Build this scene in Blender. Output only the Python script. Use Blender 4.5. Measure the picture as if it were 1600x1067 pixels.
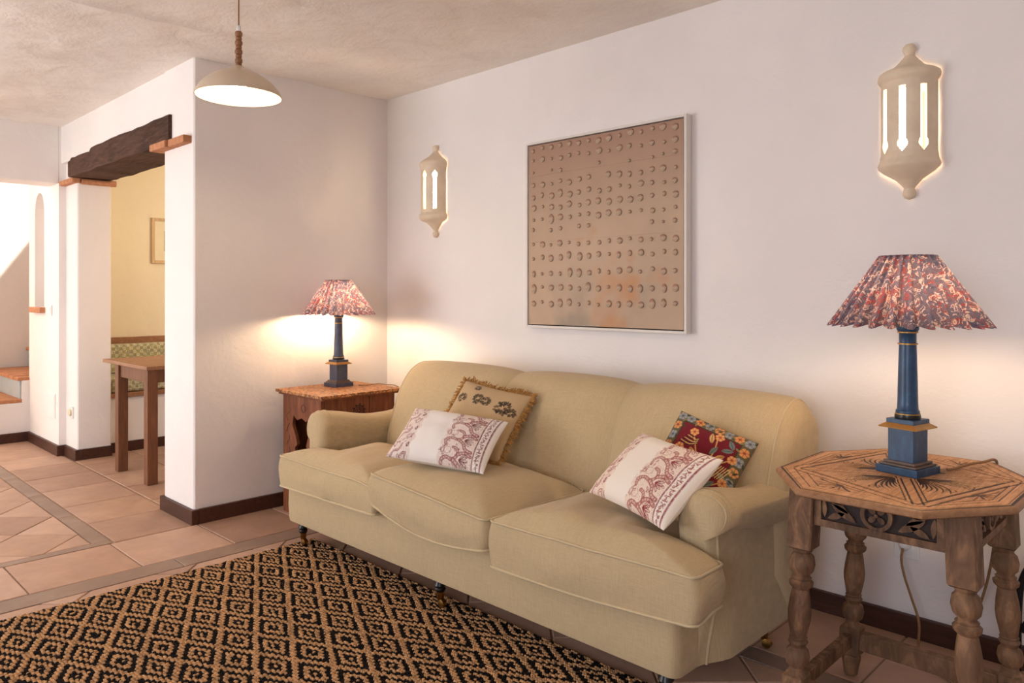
import bpy, bmesh, math, random
import numpy as np
from mathutils import Vector, Matrix, noise
from mathutils.geometry import tessellate_polygon

for o in list(bpy.data.objects):
    bpy.data.objects.remove(o)
SC = bpy.context.scene
COL = SC.collection
RND = random.Random(7)
NR = np.random.RandomState(11)
PI = math.pi

# ------------------------------------------------------------------ camera
cam_d = bpy.data.cameras.new('camera'); cam = bpy.data.objects.new('camera', cam_d); COL.objects.link(cam)
cam.location = (0, 0, 1.22)
cam.rotation_euler = (PI / 2, 0, math.radians(44.4))
cam_d.sensor_width = 36.0
cam_d.lens = 1176 * 36 / 1600
cam_d.shift_y = -(533.5 - 457) / 1600
cam_d.clip_start = 0.05
SC.camera = cam
# ------------------------------------------------------------------ view
SC.view_settings.view_transform = 'Standard'
SC.view_settings.look = 'None'
SC.view_settings.gamma = 1.0
SC.view_settings.use_curve_mapping = False
SC.view_settings.exposure = 0.0
SC.cycles.use_denoising = True
SC.cycles.max_bounces = 6
SC.cycles.diffuse_bounces = 4
SC.cycles.use_adaptive_sampling = True
SC.cycles.adaptive_threshold = 0.035
SC.cycles.sample_clamp_indirect = 6.0
SC.cycles.caustics_reflective = False
SC.cycles.caustics_refractive = False
# ------------------------------------------------------------------ world + daylight
W = bpy.data.worlds.new('world'); SC.world = W; W.use_nodes = True
bg = W.node_tree.nodes['Background']
sky = W.node_tree.nodes.new('ShaderNodeTexSky'); sky.sky_type = 'HOSEK_WILKIE'; sky.turbidity = 2.5
sky.sun_direction = Vector((0.35, 0.52, 0.76)).normalized()
W.node_tree.links.new(sky.outputs['Color'], bg.inputs['Color'])
bg.inputs['Strength'].default_value = 1.8


def light(name, kind, loc, energy, color, direction=None, size=None, size_y=None):
    d = bpy.data.lights.new(name, kind); o = bpy.data.objects.new(name, d); COL.objects.link(o)
    o.location = loc; d.energy = energy; d.color = color
    if kind == 'AREA':
        d.shape = 'RECTANGLE'; d.size = size; d.size_y = size_y
    if kind == 'SUN':
        d.angle = math.radians(1.2)
    if direction is not None:
        o.rotation_euler = Vector(direction).to_track_quat('-Z', 'Y').to_euler()
    return o


# sun falling into the stair hall; daylight through the glazed doors and the window behind the camera
light('sun', 'SUN', (-7, 6, 8), 17.0, (1.0, 0.93, 0.82), direction=(-0.62, -1.0, -1.45))
light('daylight_glass_door', 'AREA', (-4.75, -2.2, 1.1), 112, (0.92, 0.95, 1.0), direction=(0, 1, 0), size=2.3, size_y=2.0)
light('daylight_window', 'AREA', (0.2, -2.2, 1.35), 52, (0.76, 0.84, 1.0), direction=(0, 1, 0), size=1.5, size_y=1.3)


# ------------------------------------------------------------------ helpers: materials
def lin(c):
    r = []
    for v in c[:3]:
        v = v / 255.0
        r.append(v / 12.92 if v <= 0.04045 else ((v + 0.055) / 1.055) ** 2.4)
    return tuple(r)


class NT:
    def __init__(s, name):
        s.m = bpy.data.materials.new(name); s.m.use_nodes = True
        s.t = s.m.node_tree; s.b = s.t.nodes['Principled BSDF']; s.out = s.t.nodes['Material Output']
        s.co = s.t.nodes.new('ShaderNodeTexCoord')

    def n(s, typ, **kw):
        nd = s.t.nodes.new(typ)
        for k, v in kw.items():
            if hasattr(nd, k) and k not in nd.inputs:
                setattr(nd, k, v)
            else:
                nd.inputs[k].default_value = v
        return nd

    def l(s, a, b):
        s.t.links.new(a, b)

    def mapped(s, scale=(1, 1, 1), rot=(0, 0, 0)):
        mp = s.n('ShaderNodeMapping'); mp.inputs['Scale'].default_value = scale; mp.inputs['Rotation'].default_value = rot
        s.l(s.co.outputs['Object'], mp.inputs['Vector']); return mp.outputs['Vector']

    def noise(s, scale, detail=4, rough=0.55, vec=None, dist=0.0):
        nz = s.n('ShaderNodeTexNoise'); nz.inputs['Scale'].default_value = scale; nz.inputs['Detail'].default_value = detail
        nz.inputs['Roughness'].default_value = rough; nz.inputs['Distortion'].default_value = dist
        s.l(vec if vec is not None else s.co.outputs['Object'], nz.inputs['Vector']); return nz.outputs['Fac']

    def ramp(s, fac, stops):
        r = s.n('ShaderNodeValToRGB'); e = r.color_ramp.elements
        while len(e) < len(stops): e.new(0.5)
        for i, (p, c) in enumerate(stops):
            e[i].position = p; e[i].color = (*c, 1)
        s.l(fac, r.inputs['Fac']); return r.outputs['Color']

    def bump(s, h, strength=0.3, dist=0.01, prev=None):
        b = s.n('ShaderNodeBump'); b.inputs['Strength'].default_value = strength; b.inputs['Distance'].default_value = dist
        s.l(h, b.inputs['Height'])
        if prev is not None: s.l(prev, b.inputs['Normal'])
        return b.outputs['Normal']

    def mix(s, fac, a, b, blend='MIX'):
        m = s.n('ShaderNodeMix', data_type='RGBA'); m.blend_type = blend
        if isinstance(fac, (int, float)): m.inputs[0].default_value = fac
        else: s.l(fac, m.inputs[0])
        for v, i in ((a, 6), (b, 7)):
            if isinstance(v, tuple): m.inputs[i].default_value = (*v[:3], 1)
            else: s.l(v, m.inputs[i])
        return m.outputs[2]


def mul(c, k): return tuple(min(1, v * k) for v in c)


def mat(name, srgb, rough=0.6, var=0.12, scale=8, bump=0.0, bscale=60, bdist=0.004, metal=0.0, spec=0.4, detail=5):
    t = NT(name); c = lin(srgb)
    col = t.ramp(t.noise(scale, detail), [(0.3, mul(c, 1 - var)), (0.7, mul(c, 1 + var))])
    t.l(col, t.b.inputs['Base Color'])
    t.b.inputs['Roughness'].default_value = rough; t.b.inputs['Metallic'].default_value = metal
    t.b.inputs['Specular IOR Level'].default_value = spec
    if bump: t.l(t.bump(t.noise(bscale, 4), bump, bdist), t.b.inputs['Normal'])
    return t.m


def wood(name, dark, lite, axis='X', scale=6, stretch=12, rough=0.5, bump=0.25, spec=0.35):
    t = NT(name); s = [stretch, stretch, stretch]; s['XYZ'.index(axis)] = 1.0
    v = t.mapped(tuple(s))
    g = t.noise(scale, 8, 0.65, v, 0.6); g2 = t.noise(2.2, 3, 0.5)
    c = t.ramp(g, [(0.28, lin(dark)), (0.52, lin([(a + b) / 2 for a, b in zip(dark, lite)])), (0.75, lin(lite))])
    c = t.mix(0.35, c, t.ramp(g2, [(0.3, lin(dark)), (0.7, lin(lite))]))
    t.l(c, t.b.inputs['Base Color']); t.b.inputs['Roughness'].default_value = rough
    t.b.inputs['Specular IOR Level'].default_value = spec
    t.l(t.bump(g, bump, 0.003), t.b.inputs['Normal'])
    return t.m


def plaster(name, srgb, coarse=0.35, fine=0.25, var=0.035):
    t = NT(name); c = lin(srgb)
    col = t.ramp(t.noise(1.7, 5), [(0.3, mul(c, 1 - var)), (0.7, mul(c, 1 + var))])
    t.l(col, t.b.inputs['Base Color']); t.b.inputs['Roughness'].default_value = 0.75
    t.b.inputs['Specular IOR Level'].default_value = 0.2
    n1 = t.bump(t.noise(5, 4, 0.5, None, 0.5), coarse, 0.02)
    n2 = t.bump(t.noise(38, 5, 0.6, t.mapped((1, 1, 1.6)), 0.8), fine, 0.004, n1)
    t.l(n2, t.b.inputs['Normal']); return t.m


def linen(name, srgb, var=0.10, sc=1.0):
    t = NT(name); c = lin(srgb)
    a = t.noise(26 * sc, 3, 0.6, t.mapped((26, 1, 1))); b = t.noise(26 * sc, 3, 0.6, t.mapped((1, 26, 26)))
    ad = t.n('ShaderNodeMath', operation='ADD'); t.l(a, ad.inputs[0]); t.l(b, ad.inputs[1])
    hf = t.n('ShaderNodeMath', operation='MULTIPLY'); hf.inputs[1].default_value = 0.5; t.l(ad.outputs[0], hf.inputs[0])
    col = t.ramp(hf.outputs[0], [(0.36, mul(c, 1 - var)), (0.64, mul(c, 1 + var))])
    col = t.mix(0.5, col, t.ramp(t.noise(3.0, 4), [(0.35, mul(c, 0.94)), (0.65, mul(c, 1.06))]))
    t.l(col, t.b.inputs['Base Color']); t.b.inputs['Roughness'].default_value = 0.9
    t.b.inputs['Specular IOR Level'].default_value = 0.15
    t.b.inputs['Sheen Weight'].default_value = 0.15
    n1 = t.bump(t.noise(9, 4, 0.5), 0.25, 0.012)
    t.l(t.bump(hf.outputs[0], 0.35, 0.0015, n1), t.b.inputs['Normal']); return t.m


def painted(name, rough=0.85, bump=0.15, bscale=220, sheen=0.1):
    """print / stain given by the mesh's colour attribute"""
    t = NT(name); a = t.n('ShaderNodeAttribute'); a.attribute_name = 'Col'
    t.l(a.outputs['Color'], t.b.inputs['Base Color']); t.b.inputs['Roughness'].default_value = rough
    t.b.inputs['Specular IOR Level'].default_value = 0.2; t.b.inputs['Sheen Weight'].default_value = sheen
    t.l(t.bump(t.noise(bscale, 3), bump, 0.002), t.b.inputs['Normal']); return t.m


def glow(name, color, strength):
    t = NT(name); t.b.inputs['Base Color'].default_value = (0.9, 0.88, 0.8, 1)
    t.b.inputs['Emission Color'].default_value = (*color, 1); t.b.inputs['Emission Strength'].default_value = strength
    return t.m


# ------------------------------------------------------------------ helpers: meshes and objects
def wloc(o):
    v = Vector((0, 0, 0))
    while o is not None:
        v = v + o.location; o = o.parent
    return v


class MB:
    def __init__(s): s.v = []; s.f = []

    def add(s, v, f):
        k = len(s.v); s.v.extend([tuple(map(float, p)) for p in v]); s.f.extend([tuple(int(i) + k for i in q) for q in f]); return s

    def box(s, x0, x1, y0, y1, z0, z1, bev=0.0, seg=2):
        bm = bmesh.new(); bmesh.ops.create_cube(bm, size=1.0)
        for v in bm.verts:
            v.co = ((x0 + x1) / 2 + v.co.x * (x1 - x0), (y0 + y1) / 2 + v.co.y * (y1 - y0), (z0 + z1) / 2 + v.co.z * (z1 - z0))
        if bev > 0:
            bmesh.ops.bevel(bm, geom=bm.edges[:], offset=bev, segments=seg, affect='EDGES', profile=0.6)
        bm.verts.index_update()
        s.add([v.co for v in bm.verts], [[v.index for v in f.verts] for f in bm.faces]); bm.free(); return s

    def lathe(s, prof, n=24, c=(0, 0, 0), M=None):
        v = []; f = []
        for r, z in prof:
            for i in range(n):
                a = 2 * PI * i / n; p = Vector((r * math.cos(a), r * math.sin(a), z))
                if M is not None: p = M @ p
                v.append(p + Vector(c))
        m = len(prof)
        for j in range(m - 1):
            for i in range(n):
                f.append((j * n + i, j * n + (i + 1) % n, (j + 1) * n + (i + 1) % n, (j + 1) * n + i))
        f.append(tuple(range(n - 1, -1, -1))); f.append(tuple((m - 1) * n + i for i in range(n)))
        return s.add(v, f)

    def tube(s, pts, r, n=8, closed=False):
        P = [Vector(p) for p in pts]; N = len(P); v = []; f = []
        rr = r if hasattr(r, '__len__') else [r] * N
        up = Vector((0, 0, 1)); pn = None
        for i in range(N):
            if closed: t = (P[(i + 1) % N] - P[i - 1])
            else: t = P[min(i + 1, N - 1)] - P[max(i - 1, 0)]
            t = t.normalized() if t.length > 1e-9 else Vector((1, 0, 0))
            if pn is None:
                a = up.cross(t)
                if a.length < 1e-3: a = Vector((1, 0, 0)).cross(t)
            else:
                a = pn - t * pn.dot(t)
            a.normalize(); pn = a; b = t.cross(a)
            for k in range(n):
                q = 2 * PI * k / n; v.append(P[i] + (a * math.cos(q) + b * math.sin(q)) * rr[i])
        for i in range(N if closed else N - 1):
            j = (i + 1) % N
            for k in range(n):
                f.append((i * n + k, i * n + (k + 1) % n, j * n + (k + 1) % n, j * n + k))
        if not closed:
            f.append(tuple(range(n - 1, -1, -1))); f.append(tuple((N - 1) * n + k for k in range(n)))
        return s.add(v, f)

    def grid(s, A, cu=False, cv=False):
        A = np.asarray(A); nu, nv = A.shape[:2]; f = []
        for i in range(nu if cu else nu - 1):
            for j in range(nv if cv else nv - 1):
                i2 = (i + 1) % nu; j2 = (j + 1) % nv
                f.append((i * nv + j, i2 * nv + j, i2 * nv + j2, i * nv + j2))
        return s.add(A.reshape(-1, 3), f)

    def prism(s, poly, z0, z1, M=None, holes=()):
        """outline in (a,b) pulled from z0 to z1; M maps (a,b,c) to place"""
        loops = [list(poly)] + [list(h) for h in holes]
        flat = [p for lp in loops for p in lp]; n = len(flat)
        M = M or Matrix.Identity(4)
        v = [M @ Vector((p[0], p[1], z0)) for p in flat] + [M @ Vector((p[0], p[1], z1)) for p in flat]
        f = []
        for t in tessellate_polygon([[Vector((p[0], p[1], 0)) for p in lp] for lp in loops]):
            f.append(tuple(reversed(t))); f.append(tuple(i + n for i in t))
        k = 0
        for lp in loops:
            m = len(lp)
            for i in range(m):
                a = k + i; b = k + (i + 1) % m; f.append((a, b, b + n, a + n))
            k += m
        return s.add(v, f)

    def build(s, name, m, parent=None, smooth=None, world=False, fix=True):
        me = bpy.data.meshes.new(name)
        v = s.v
        if world and parent is not None:
            w = wloc(parent); v = [(p[0] - w.x, p[1] - w.y, p[2] - w.z) for p in v]
        me.from_pydata(v, [], s.f)
        if fix:
            bm = bmesh.new(); bm.from_mesh(me); bmesh.ops.recalc_face_normals(bm, faces=bm.faces[:]); bm.to_mesh(me); bm.free()
        if m is not None: me.materials.append(m)
        if smooth is not None:
            me.polygons.foreach_set('use_smooth', [True] * len(me.polygons))
            if smooth < 179: me.set_sharp_from_angle(angle=math.radians(smooth))
        o = bpy.data.objects.new(name, me); COL.objects.link(o)
        if parent is not None: o.parent = parent
        return o


def tag(o, label=None, cat=None, group=None, kind=None):
    if label: o['label'] = label
    if cat: o['category'] = cat
    if group: o['group'] = group
    if kind: o['kind'] = kind
    return o


def thing(name, label, cat, loc=(0, 0, 0), rot=(0, 0, 0), group=None):
    o = bpy.data.objects.new(name, None); COL.objects.link(o); o.location = loc; o.rotation_euler = rot
    o.empty_display_size = 0.1
    return tag(o, label, cat, group)


def struct(o): o['kind'] = 'structure'; return o


def colour(o, cols):
    a = o.data.color_attributes.new('Col', 'FLOAT_COLOR', 'POINT')
    c = np.ones((len(o.data.vertices), 4), np.float32); c[:, :3] = cols
    a.data.foreach_set('color', c.ravel())


def sstep(a, b, x):
    t = np.clip((np.asarray(x, float) - a) / (b - a), 0, 1); return t * t * (3 - 2 * t)


def catmull(pts, n=8, closed=False):
    P = [np.array(p, float) for p in pts]; N = len(P); out = []
    for i in range(N if closed else N - 1):
        if closed: a, b, c, d = P[i - 1], P[i], P[(i + 1) % N], P[(i + 2) % N]
        else: a, b, c, d = P[max(i - 1, 0)], P[i], P[i + 1], P[min(i + 2, N - 1)]
        for k in range(n):
            t = k / n
            out.append(0.5 * ((2 * b) + (-a + c) * t + (2 * a - 5 * b + 4 * c - d) * t * t + (-a + 3 * b - 3 * c + d) * t ** 3))
    if not closed: out.append(P[-1])
    return np.array(out)


class Canvas:
    """flat print drawn in metres, then read by mesh vertices"""
    def __init__(s, w, h, res, bg):
        s.w, s.h, s.r = w, h, res; s.nx = int(w / res) + 1; s.ny = int(h / res) + 1
        s.a = np.zeros((s.ny, s.nx, 3)); s.a[:] = lin(bg)

    def win(s, x0, x1, y0, y1):
        i0 = max(0, int(x0 / s.r)); i1 = min(s.nx, int(x1 / s.r) + 2); j0 = max(0, int(y0 / s.r)); j1 = min(s.ny, int(y1 / s.r) + 2)
        if i1 <= i0 or j1 <= j0: return None
        X, Y = np.meshgrid(np.arange(i0, i1) * s.r, np.arange(j0, j1) * s.r); return i0, i1, j0, j1, X, Y

    def put(s, w, m, col, alpha=1.0):
        i0, i1, j0, j1 = w[:4]; m = (np.clip(m, 0, 1) * alpha)[..., None]
        s.a[j0:j1, i0:i1] = s.a[j0:j1, i0:i1] * (1 - m) + np.array(lin(col)) * m

    def stroke(s, pts, width, col, alpha=1.0):
        P = np.asarray(pts, float)
        for k in range(len(P) - 1):
            a, b = P[k], P[k + 1]; q = width
            w = s.win(min(a[0], b[0]) - q, max(a[0], b[0]) + q, min(a[1], b[1]) - q, max(a[1], b[1]) + q)
            if w is None: continue
            X, Y = w[4], w[5]; d = b - a; L = max(d @ d, 1e-12)
            t = np.clip(((X - a[0]) * d[0] + (Y - a[1]) * d[1]) / L, 0, 1)
            D = np.hypot(X - a[0] - t * d[0], Y - a[1] - t * d[1]); s.put(w, (width / 2 - D) / s.r + 0.5, col, alpha)

    def blob(s, x, y, rx, ry, ang, col, alpha=1.0):
        q = max(rx, ry); w = s.win(x - q, x + q, y - q, y + q)
        if w is None: return
        X, Y = w[4] - x, w[5] - y; c, n = math.cos(ang), math.sin(ang)
        d = np.hypot((X * c + Y * n) / rx, (-X * n + Y * c) / ry); s.put(w, (1 - d) * min(rx, ry) / s.r + 0.5, col, alpha)

    def leaf(s, x, y, L, wd, ang, col, alpha=1.0):
        w = s.win(x - L, x + L, y - L, y + L)
        if w is None: return
        X, Y = w[4] - x, w[5] - y; c, n = math.cos(ang), math.sin(ang)
        u = (X * c + Y * n) / L; v = np.abs(-X * n + Y * c); hw = wd / 2 * np.sin(np.clip(u, 0, 1) * PI) ** 0.8
        s.put(w, np.where((u > 0) & (u < 1), (hw - v) / s.r + 0.5, 0), col, alpha)

    def read(s, x, y):
        i = np.clip(np.round(np.asarray(x) / s.r).astype(int), 0, s.nx - 1); j = np.clip(np.round(np.asarray(y) / s.r).astype(int), 0, s.ny - 1)
        return s.a[j, i]


# ------------------------------------------------------------------ materials
M_wall = plaster('white_plaster', (240, 231, 225))
M_ceil = plaster('rough_ceiling_plaster', (243, 234, 224), 0.6, 0.6, 0.06)
M_nook = plaster('cream_plaster', (240, 226, 196))
M_base = wood('dark_baseboard_wood', (52, 28, 20), (92, 56, 42), 'X', 5, 10, 0.45)
M_beam = wood('old_beam_wood', (46, 30, 24), (112, 82, 66), 'X', 7, 9, 0.8, 0.9, 0.15)
M_table = wood('brown_table_wood', (86, 50, 32), (140, 92, 62), 'Z', 5, 9, 0.5)
M_top = wood('table_top_wood', (120, 78, 52), (176, 128, 92), 'X', 5, 9, 0.45)
M_chest = wood('carved_chest_wood', (92, 46, 27), (170, 104, 66), 'Z', 6, 7, 0.55, 0.4)
M_oak = wood('worn_oak', (50, 31, 21), (186, 140, 102), 'Z', 11, 3, 0.7, 0.7)
M_oakd = mat('dark_carved_ground', (52, 40, 36), 0.8, 0.3, 40, 0.4, 120)
M_black = mat('black_turned_wood', (24, 20, 18), 0.3, 0.2, 20)
M_brass = mat('brass', (170, 130, 70), 0.3, 0.1, 30, metal=1.0)
M_gold = mat('gilt_band', (190, 146, 78), 0.4, 0.15, 40, metal=0.7)
M_brick = mat('terracotta_brick', (188, 128, 90), 0.85, 0.2, 30, 0.5, 60)
M_white = mat('white_plastic', (236, 232, 226), 0.4, 0.02)
M_ceram = mat('cream_ceramic', (226, 204, 176), 0.45, 0.08, 14, 0.25, 40)
M_cord = mat('braided_tan_cord', (150, 112, 74), 0.8, 0.3, 300, 0.5, 400)
M_iron = mat('black_iron', (16, 15, 16), 0.35, 0.1)
M_sofa = linen('olive_linen', (190, 166, 128), 0.24)
M_pipe = linen('linen_piping', (202, 180, 142), 0.1)
M_print = painted('printed_cloth')
M_carved = painted('carved_top_stain_highlight', 0.5, 0.2, 90, 0.0)
_n = NT.__new__(NT); _n.m = M_carved; _n.t = M_carved.node_tree; _n.b = _n.t.nodes['Principled BSDF']; _n.co = _n.t.nodes['Texture Coordinate']
_n.l(_n.mix(0.9, _n.t.nodes['Attribute'].outputs['Color'], _n.ramp(_n.noise(7, 7, 0.65, _n.mapped((9, 1.2, 9)), 0.5), [(0.3, (0.62, 0.56, 0.52)), (0.65, (1.05, 1.05, 1.05))]), 'MULTIPLY'), _n.b.inputs['Base Color'])
M_grout = mat('grout', (150, 122, 100), 0.9, 0.15, 20, 0.3, 90)


def tile_mat(name, c, rv=0.16):
    t = NT(name); cl = lin(c)
    oi = t.n('ShaderNodeObjectInfo')
    base = t.ramp(oi.outputs['Random'], [(0.0, mul(cl, 1 - rv)), (0.5, cl), (1.0, mul((cl[0] * 1.0, cl[1] * 1.06, cl[2] * 1.12), 1 + rv))])
    g = t.ramp(t.noise(5, 6, 0.6, None, 0.4), [(0.3, (0.72, 0.70, 0.70)), (0.7, (1.0, 1.0, 1.0))])
    t.l(t.mix(0.85, base, g, 'MULTIPLY'), t.b.inputs['Base Color'])
    t.l(t.ramp(t.noise(9, 4), [(0.3, (0.42,) * 3), (0.7, (0.62,) * 3)]), t.b.inputs['Roughness'])
    t.b.inputs['Specular IOR Level'].default_value = 0.35
    n1 = t.bump(t.noise(7, 4), 0.2, 0.01)
    t.l(t.bump(t.noise(60, 4), 0.15, 0.003, n1), t.b.inputs['Normal']); return t.m


M_tile = tile_mat('terracotta_tile', (192, 152, 127))
M_strip = tile_mat('grey_brown_strip', (160, 132, 114), 0.08)

# ------------------------------------------------------------------ setting: floor
CEIL = 2.46
YW = 2.905
b = MB(); b.box(-9, 1.8, -2.4, 4.7, -0.12, -0.005)
floor = struct(b.build('floor', M_grout)); floor['label'] = 'terracotta tiled floor with grey brown border strips'


def clip_poly(poly, x0, x1, y0, y1):
    def cut(ps, ins, inter):
        out = []
        for i in range(len(ps)):
            a, c = ps[i - 1], ps[i]
            if ins(c):
                if not ins(a): out.append(inter(a, c))
                out.append(c)
            elif ins(a): out.append(inter(a, c))
        return out
    for ax, lim, sg in ((0, x0, 1), (0, x1, -1), (1, y0, 1), (1, y1, -1)):
        def ins(p): return sg * (p[ax] - lim) >= -1e-9
        def inter(a, c):
            t = (lim - a[ax]) / (c[ax] - a[ax]); return (a[0] + t * (c[0] - a[0]), a[1] + t * (c[1] - a[1]))
        if poly: poly = cut(poly, ins, inter)
    return poly


def area(p): return abs(sum(p[i - 1][0] * p[i][1] - p[i][0] * p[i - 1][1] for i in range(len(p)))) / 2


def slab(poly, m, name, gap=0.004, top=None):
    if len(poly) < 3 or area(poly) < 6e-4: return
    cx = sum(p[0] for p in poly) / len(poly); cy = sum(p[1] for p in poly) / len(poly)
    z = RND.uniform(-0.0014, 0.0) if top is None else top
    tx = RND.uniform(-.002, .002); ty = RND.uniform(-.002, .002)

    def ring(g, zz, tilt=True):
        o = []
        for p in poly:
            dx, dy = p[0] - cx, p[1] - cy; L = math.hypot(dx, dy) or 1; k = max(0, 1 - g * 1.3 / L)
            o.append((dx * k, dy * k, zz + ((tx * dx + ty * dy) if tilt else 0)))
        return o
    n = len(poly); v = ring(gap, -0.02, False) + ring(gap, z - 0.0025) + ring(gap + 0.003, z)
    f = [(i, (i + 1) % n, n + (i + 1) % n, n + i) for i in range(n)] + [(n + i, n + (i + 1) % n, 2 * n + (i + 1) % n, 2 * n + i) for i in range(n)]
    f.append(tuple(2 * n + i for i in range(n)))
    o = MB().add(v, f).build(name, m, floor); o.location = (cx, cy, 0)


def rect(x0, x1, y0, y1): return [(x0, y0), (x1, y0), (x1, y1), (x0, y1)]


# straight row along the beam wall, and rows in the dining nook and the passage
xj = [-7.62, -7.22, -6.83, -6.44, -6.05, -5.66, -5.265, -4.81, -4.38, -3.965]
for a, c in zip(xj[:-1], xj[1:]):
    slab(rect(a, c, 1.27, 1.672), M_tile, 'tile')
xn = [-6.30, -5.88, -5.46, -5.04, -4.62, -4.2]
for a, c in zip(xn[:-1], xn[1:]):
    for y0, y1 in ((1.68, 2.09), (2.09, 2.51)):
        slab(rect(a, c, y0, y1), M_tile, 'tile')
# border strips round the diagonal panel
for a in np.arange(-7.6, -4.02, 0.6):
    slab(rect(a, min(a + 0.6, -4.015), 1.187, 1.262), M_strip, 'border_strip', 0.001)
for a, c in ((1.262, 0.75), (0.75, 0.2), (0.2, -0.3)):
    slab(rect(-4.018, -3.962, c, a), M_strip, 'border_strip', 0.001)


def diagonal(x0, x1, y0, y1, s, ox, oy):
    """tiles laid at 45 degrees, cut at the panel's border"""
    h = s * math.sqrt(2)
    for i in range(-40, 40):
        for j in range(-40, 40):
            cx = ox + (i + j) * h / 2; cy = oy + (i - j) * h / 2
            if cx < x0 - h or cx > x1 + h or cy < y0 - h or cy > y1 + h: continue
            p = clip_poly([(cx - h / 2, cy), (cx, cy - h / 2), (cx + h / 2, cy), (cx, cy + h / 2)], x0, x1, y0, y1)
            if p: slab(p, M_tile, 'tile')


diagonal(-6.6, -4.022, 0.35, 1.182, 0.311, -4.66, 0.96)
# column of tiles beside the pier, the long strip and the panel under rug and sofa
yj = [-0.05, 0.38, 0.81, 1.247, 1.672, 2.09, 2.51, 2.9]
for a, c in zip(yj[:-1], yj[1:]):
    slab(rect(-3.958, -3.525, a, c), M_tile, 'tile')
for a in np.arange(-0.1, 2.8, 0.74):
    slab(rect(-3.52, -3.392, a, min(a + 0.74, 2.9)), M_strip, 'border_strip', 0.001)
for a in np.arange(-3.388, 0.2, 0.72):
    slab(rect(a, a + 0.72, 2.345, 2.43), M_strip, 'border_strip', 0.001)
    for k in (0, 1):
        slab(rect(a + 0.36 * k, a + 0.36 * k + 0.36, 2.434, 2.9), M_tile, 'tile')
diagonal(-3.388, -0.1, 0.6, 2.341, 0.311, -1.1, 2.0)

# ------------------------------------------------------------------ setting: ceiling
nx, ny = 300, 230
xs = np.linspace(-6.7, 1.8, nx); ys = np.linspace(-2.4, 4.7, ny)
A = np.zeros((nx, ny, 3))
for i, x in enumerate(xs):
    for j, y in enumerate(ys):
        z = 0.010 * noise.noise((x * 1.1, y * 0.9, 3.1)) + 0.010 * noise.noise((x * 5, y * 4, 1.7)) + 0.004 * noise.noise((x * 14, y * 11, 4.7))
        # shuttering board joints running towards the long wall
        xx = x + 0.02 * noise.noise((0, y * 1.5, 8)); d = abs(((xx + 0.13) / 0.62) % 1.0 - 0.5) * 0.62
        z -= 0.020 * math.exp(-(d / 0.02) ** 2) * (0.6 + 0.6 * noise.noise((x * 0.7, y * 2.2, 5)))
        if x < -3.8: z *= float(sstep(0.02, 0.3, abs(y - 1.66)))
        z *= float(sstep(0.0, 0.25, abs(YW - y))) * 0.9 + 0.1
        A[i, j] = (x, y, CEIL + z)
b = MB().grid(A); b.box(-6.7, 1.8, -2.4, 4.7, CEIL + 0.06, CEIL + 0.2)
ceiling = struct(b.build('ceiling', M_ceil, smooth=40))
ceiling['label'] = 'rough plastered ceiling with board joint ridges'


# ------------------------------------------------------------------ setting: walls
def wall(name, boxes, m=M_wall, bev=0.012):
    bb = MB()
    for q in boxes: bb.box(*q, bev=bev, seg=3)
    return struct(bb.build(name, m, smooth=35))


wall('wall_back', [(-4.2, 1.9, YW, 3.1, -0.1, 2.6)])
wall('wall_divider', [(-4.372, -3.972, 1.66, 4.7, -0.1, 2.6)], bev=0.018)
wall('wall_lintel', [(-6.50, -4.3, 1.668, 1.93, 2.185, 2.6)])
wall('wall_stub', [(-6.40, -6.092, 1.70, 1.93, -0.1, 2.25)], bev=0.018)
wall('wall_left', [(-6.62, -6.362, -2.4, 1.653, 2.035, 2.6), (-6.62, -6.362, -2.4, 0.25, -0.1, 2.2)])
wall('wall_right', [(1.8, 2.0, -2.4, 3.1, -0.1, 2.6)])
# wall behind the camera, open where the glazed doors and the window are
wall('wall_front', [(-6.6, -5.95, -2.6, -2.25, -0.1, 2.6), (-3.55, -0.6, -2.6, -2.25, -0.1, 2.6), (1.0, 2.0, -2.6, -2.25, -0.1, 2.6),
                    (-6.0, -3.5, -2.6, -2.25, 2.12, 2.6), (-0.7, 1.1, -2.6, -2.25, 2.02, 2.6), (-0.7, 1.1, -2.6, -2.25, -0.1, 0.68)])
wall('wall_nook_left', [(-7.0, -6.72, 1.9, 4.7, -0.1, 2.6)], M_nook)
wall('wall_nook_back', [(-7.0, -4.2, 4.6, 4.8, -0.1, 2.6)], M_nook)
wall('wall_hall_back', [(-8.6, -8.3, -1.2, 3.3, -0.1, 4.8)])
wall('wall_sun_blocker', [(-8.4, -7.0, 3.0, 3.2, -0.1, 3.31)], bev=0)  # unseen wall, its height made up to cut the slanted sun edge
wall('wall_hall_side', [(-8.4, -6.6, -1.2, -1.0, -0.1, 3.6)])

# passage wall with the arched niche
arch = [(-7.028, 1.105), (-6.755, 1.105), (-6.755, 1.86)]
for k in range(1, 12):
    a = PI * k / 12; arch.append((-6.8915 + 0.1365 * math.cos(a), 1.86 + 0.155 * math.sin(a)))
arch.append((-7.028, 1.86))
Mxz = Matrix(((1, 0, 0, 0), (0, 0, 1, 0), (0, 1, 0, 0), (0, 0, 0, 1)))
b = MB(); b.prism(rect(-7.2, -6.366, -0.1, 2.6), 1.652, 1.80, Mxz, [arch]); b.box(-7.2, -6.4, 1.795, 1.93, -0.1, 2.6)
struct(b.build('wall_passage', M_wall))
b = MB(); b.box(-7.06, -6.73, 1.615, 1.79, 1.06, 1.104, 0.006)
struct(b.build('trim_1', M_brick))['label'] = 'terracotta brick sill of the arched wall niche'
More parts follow.
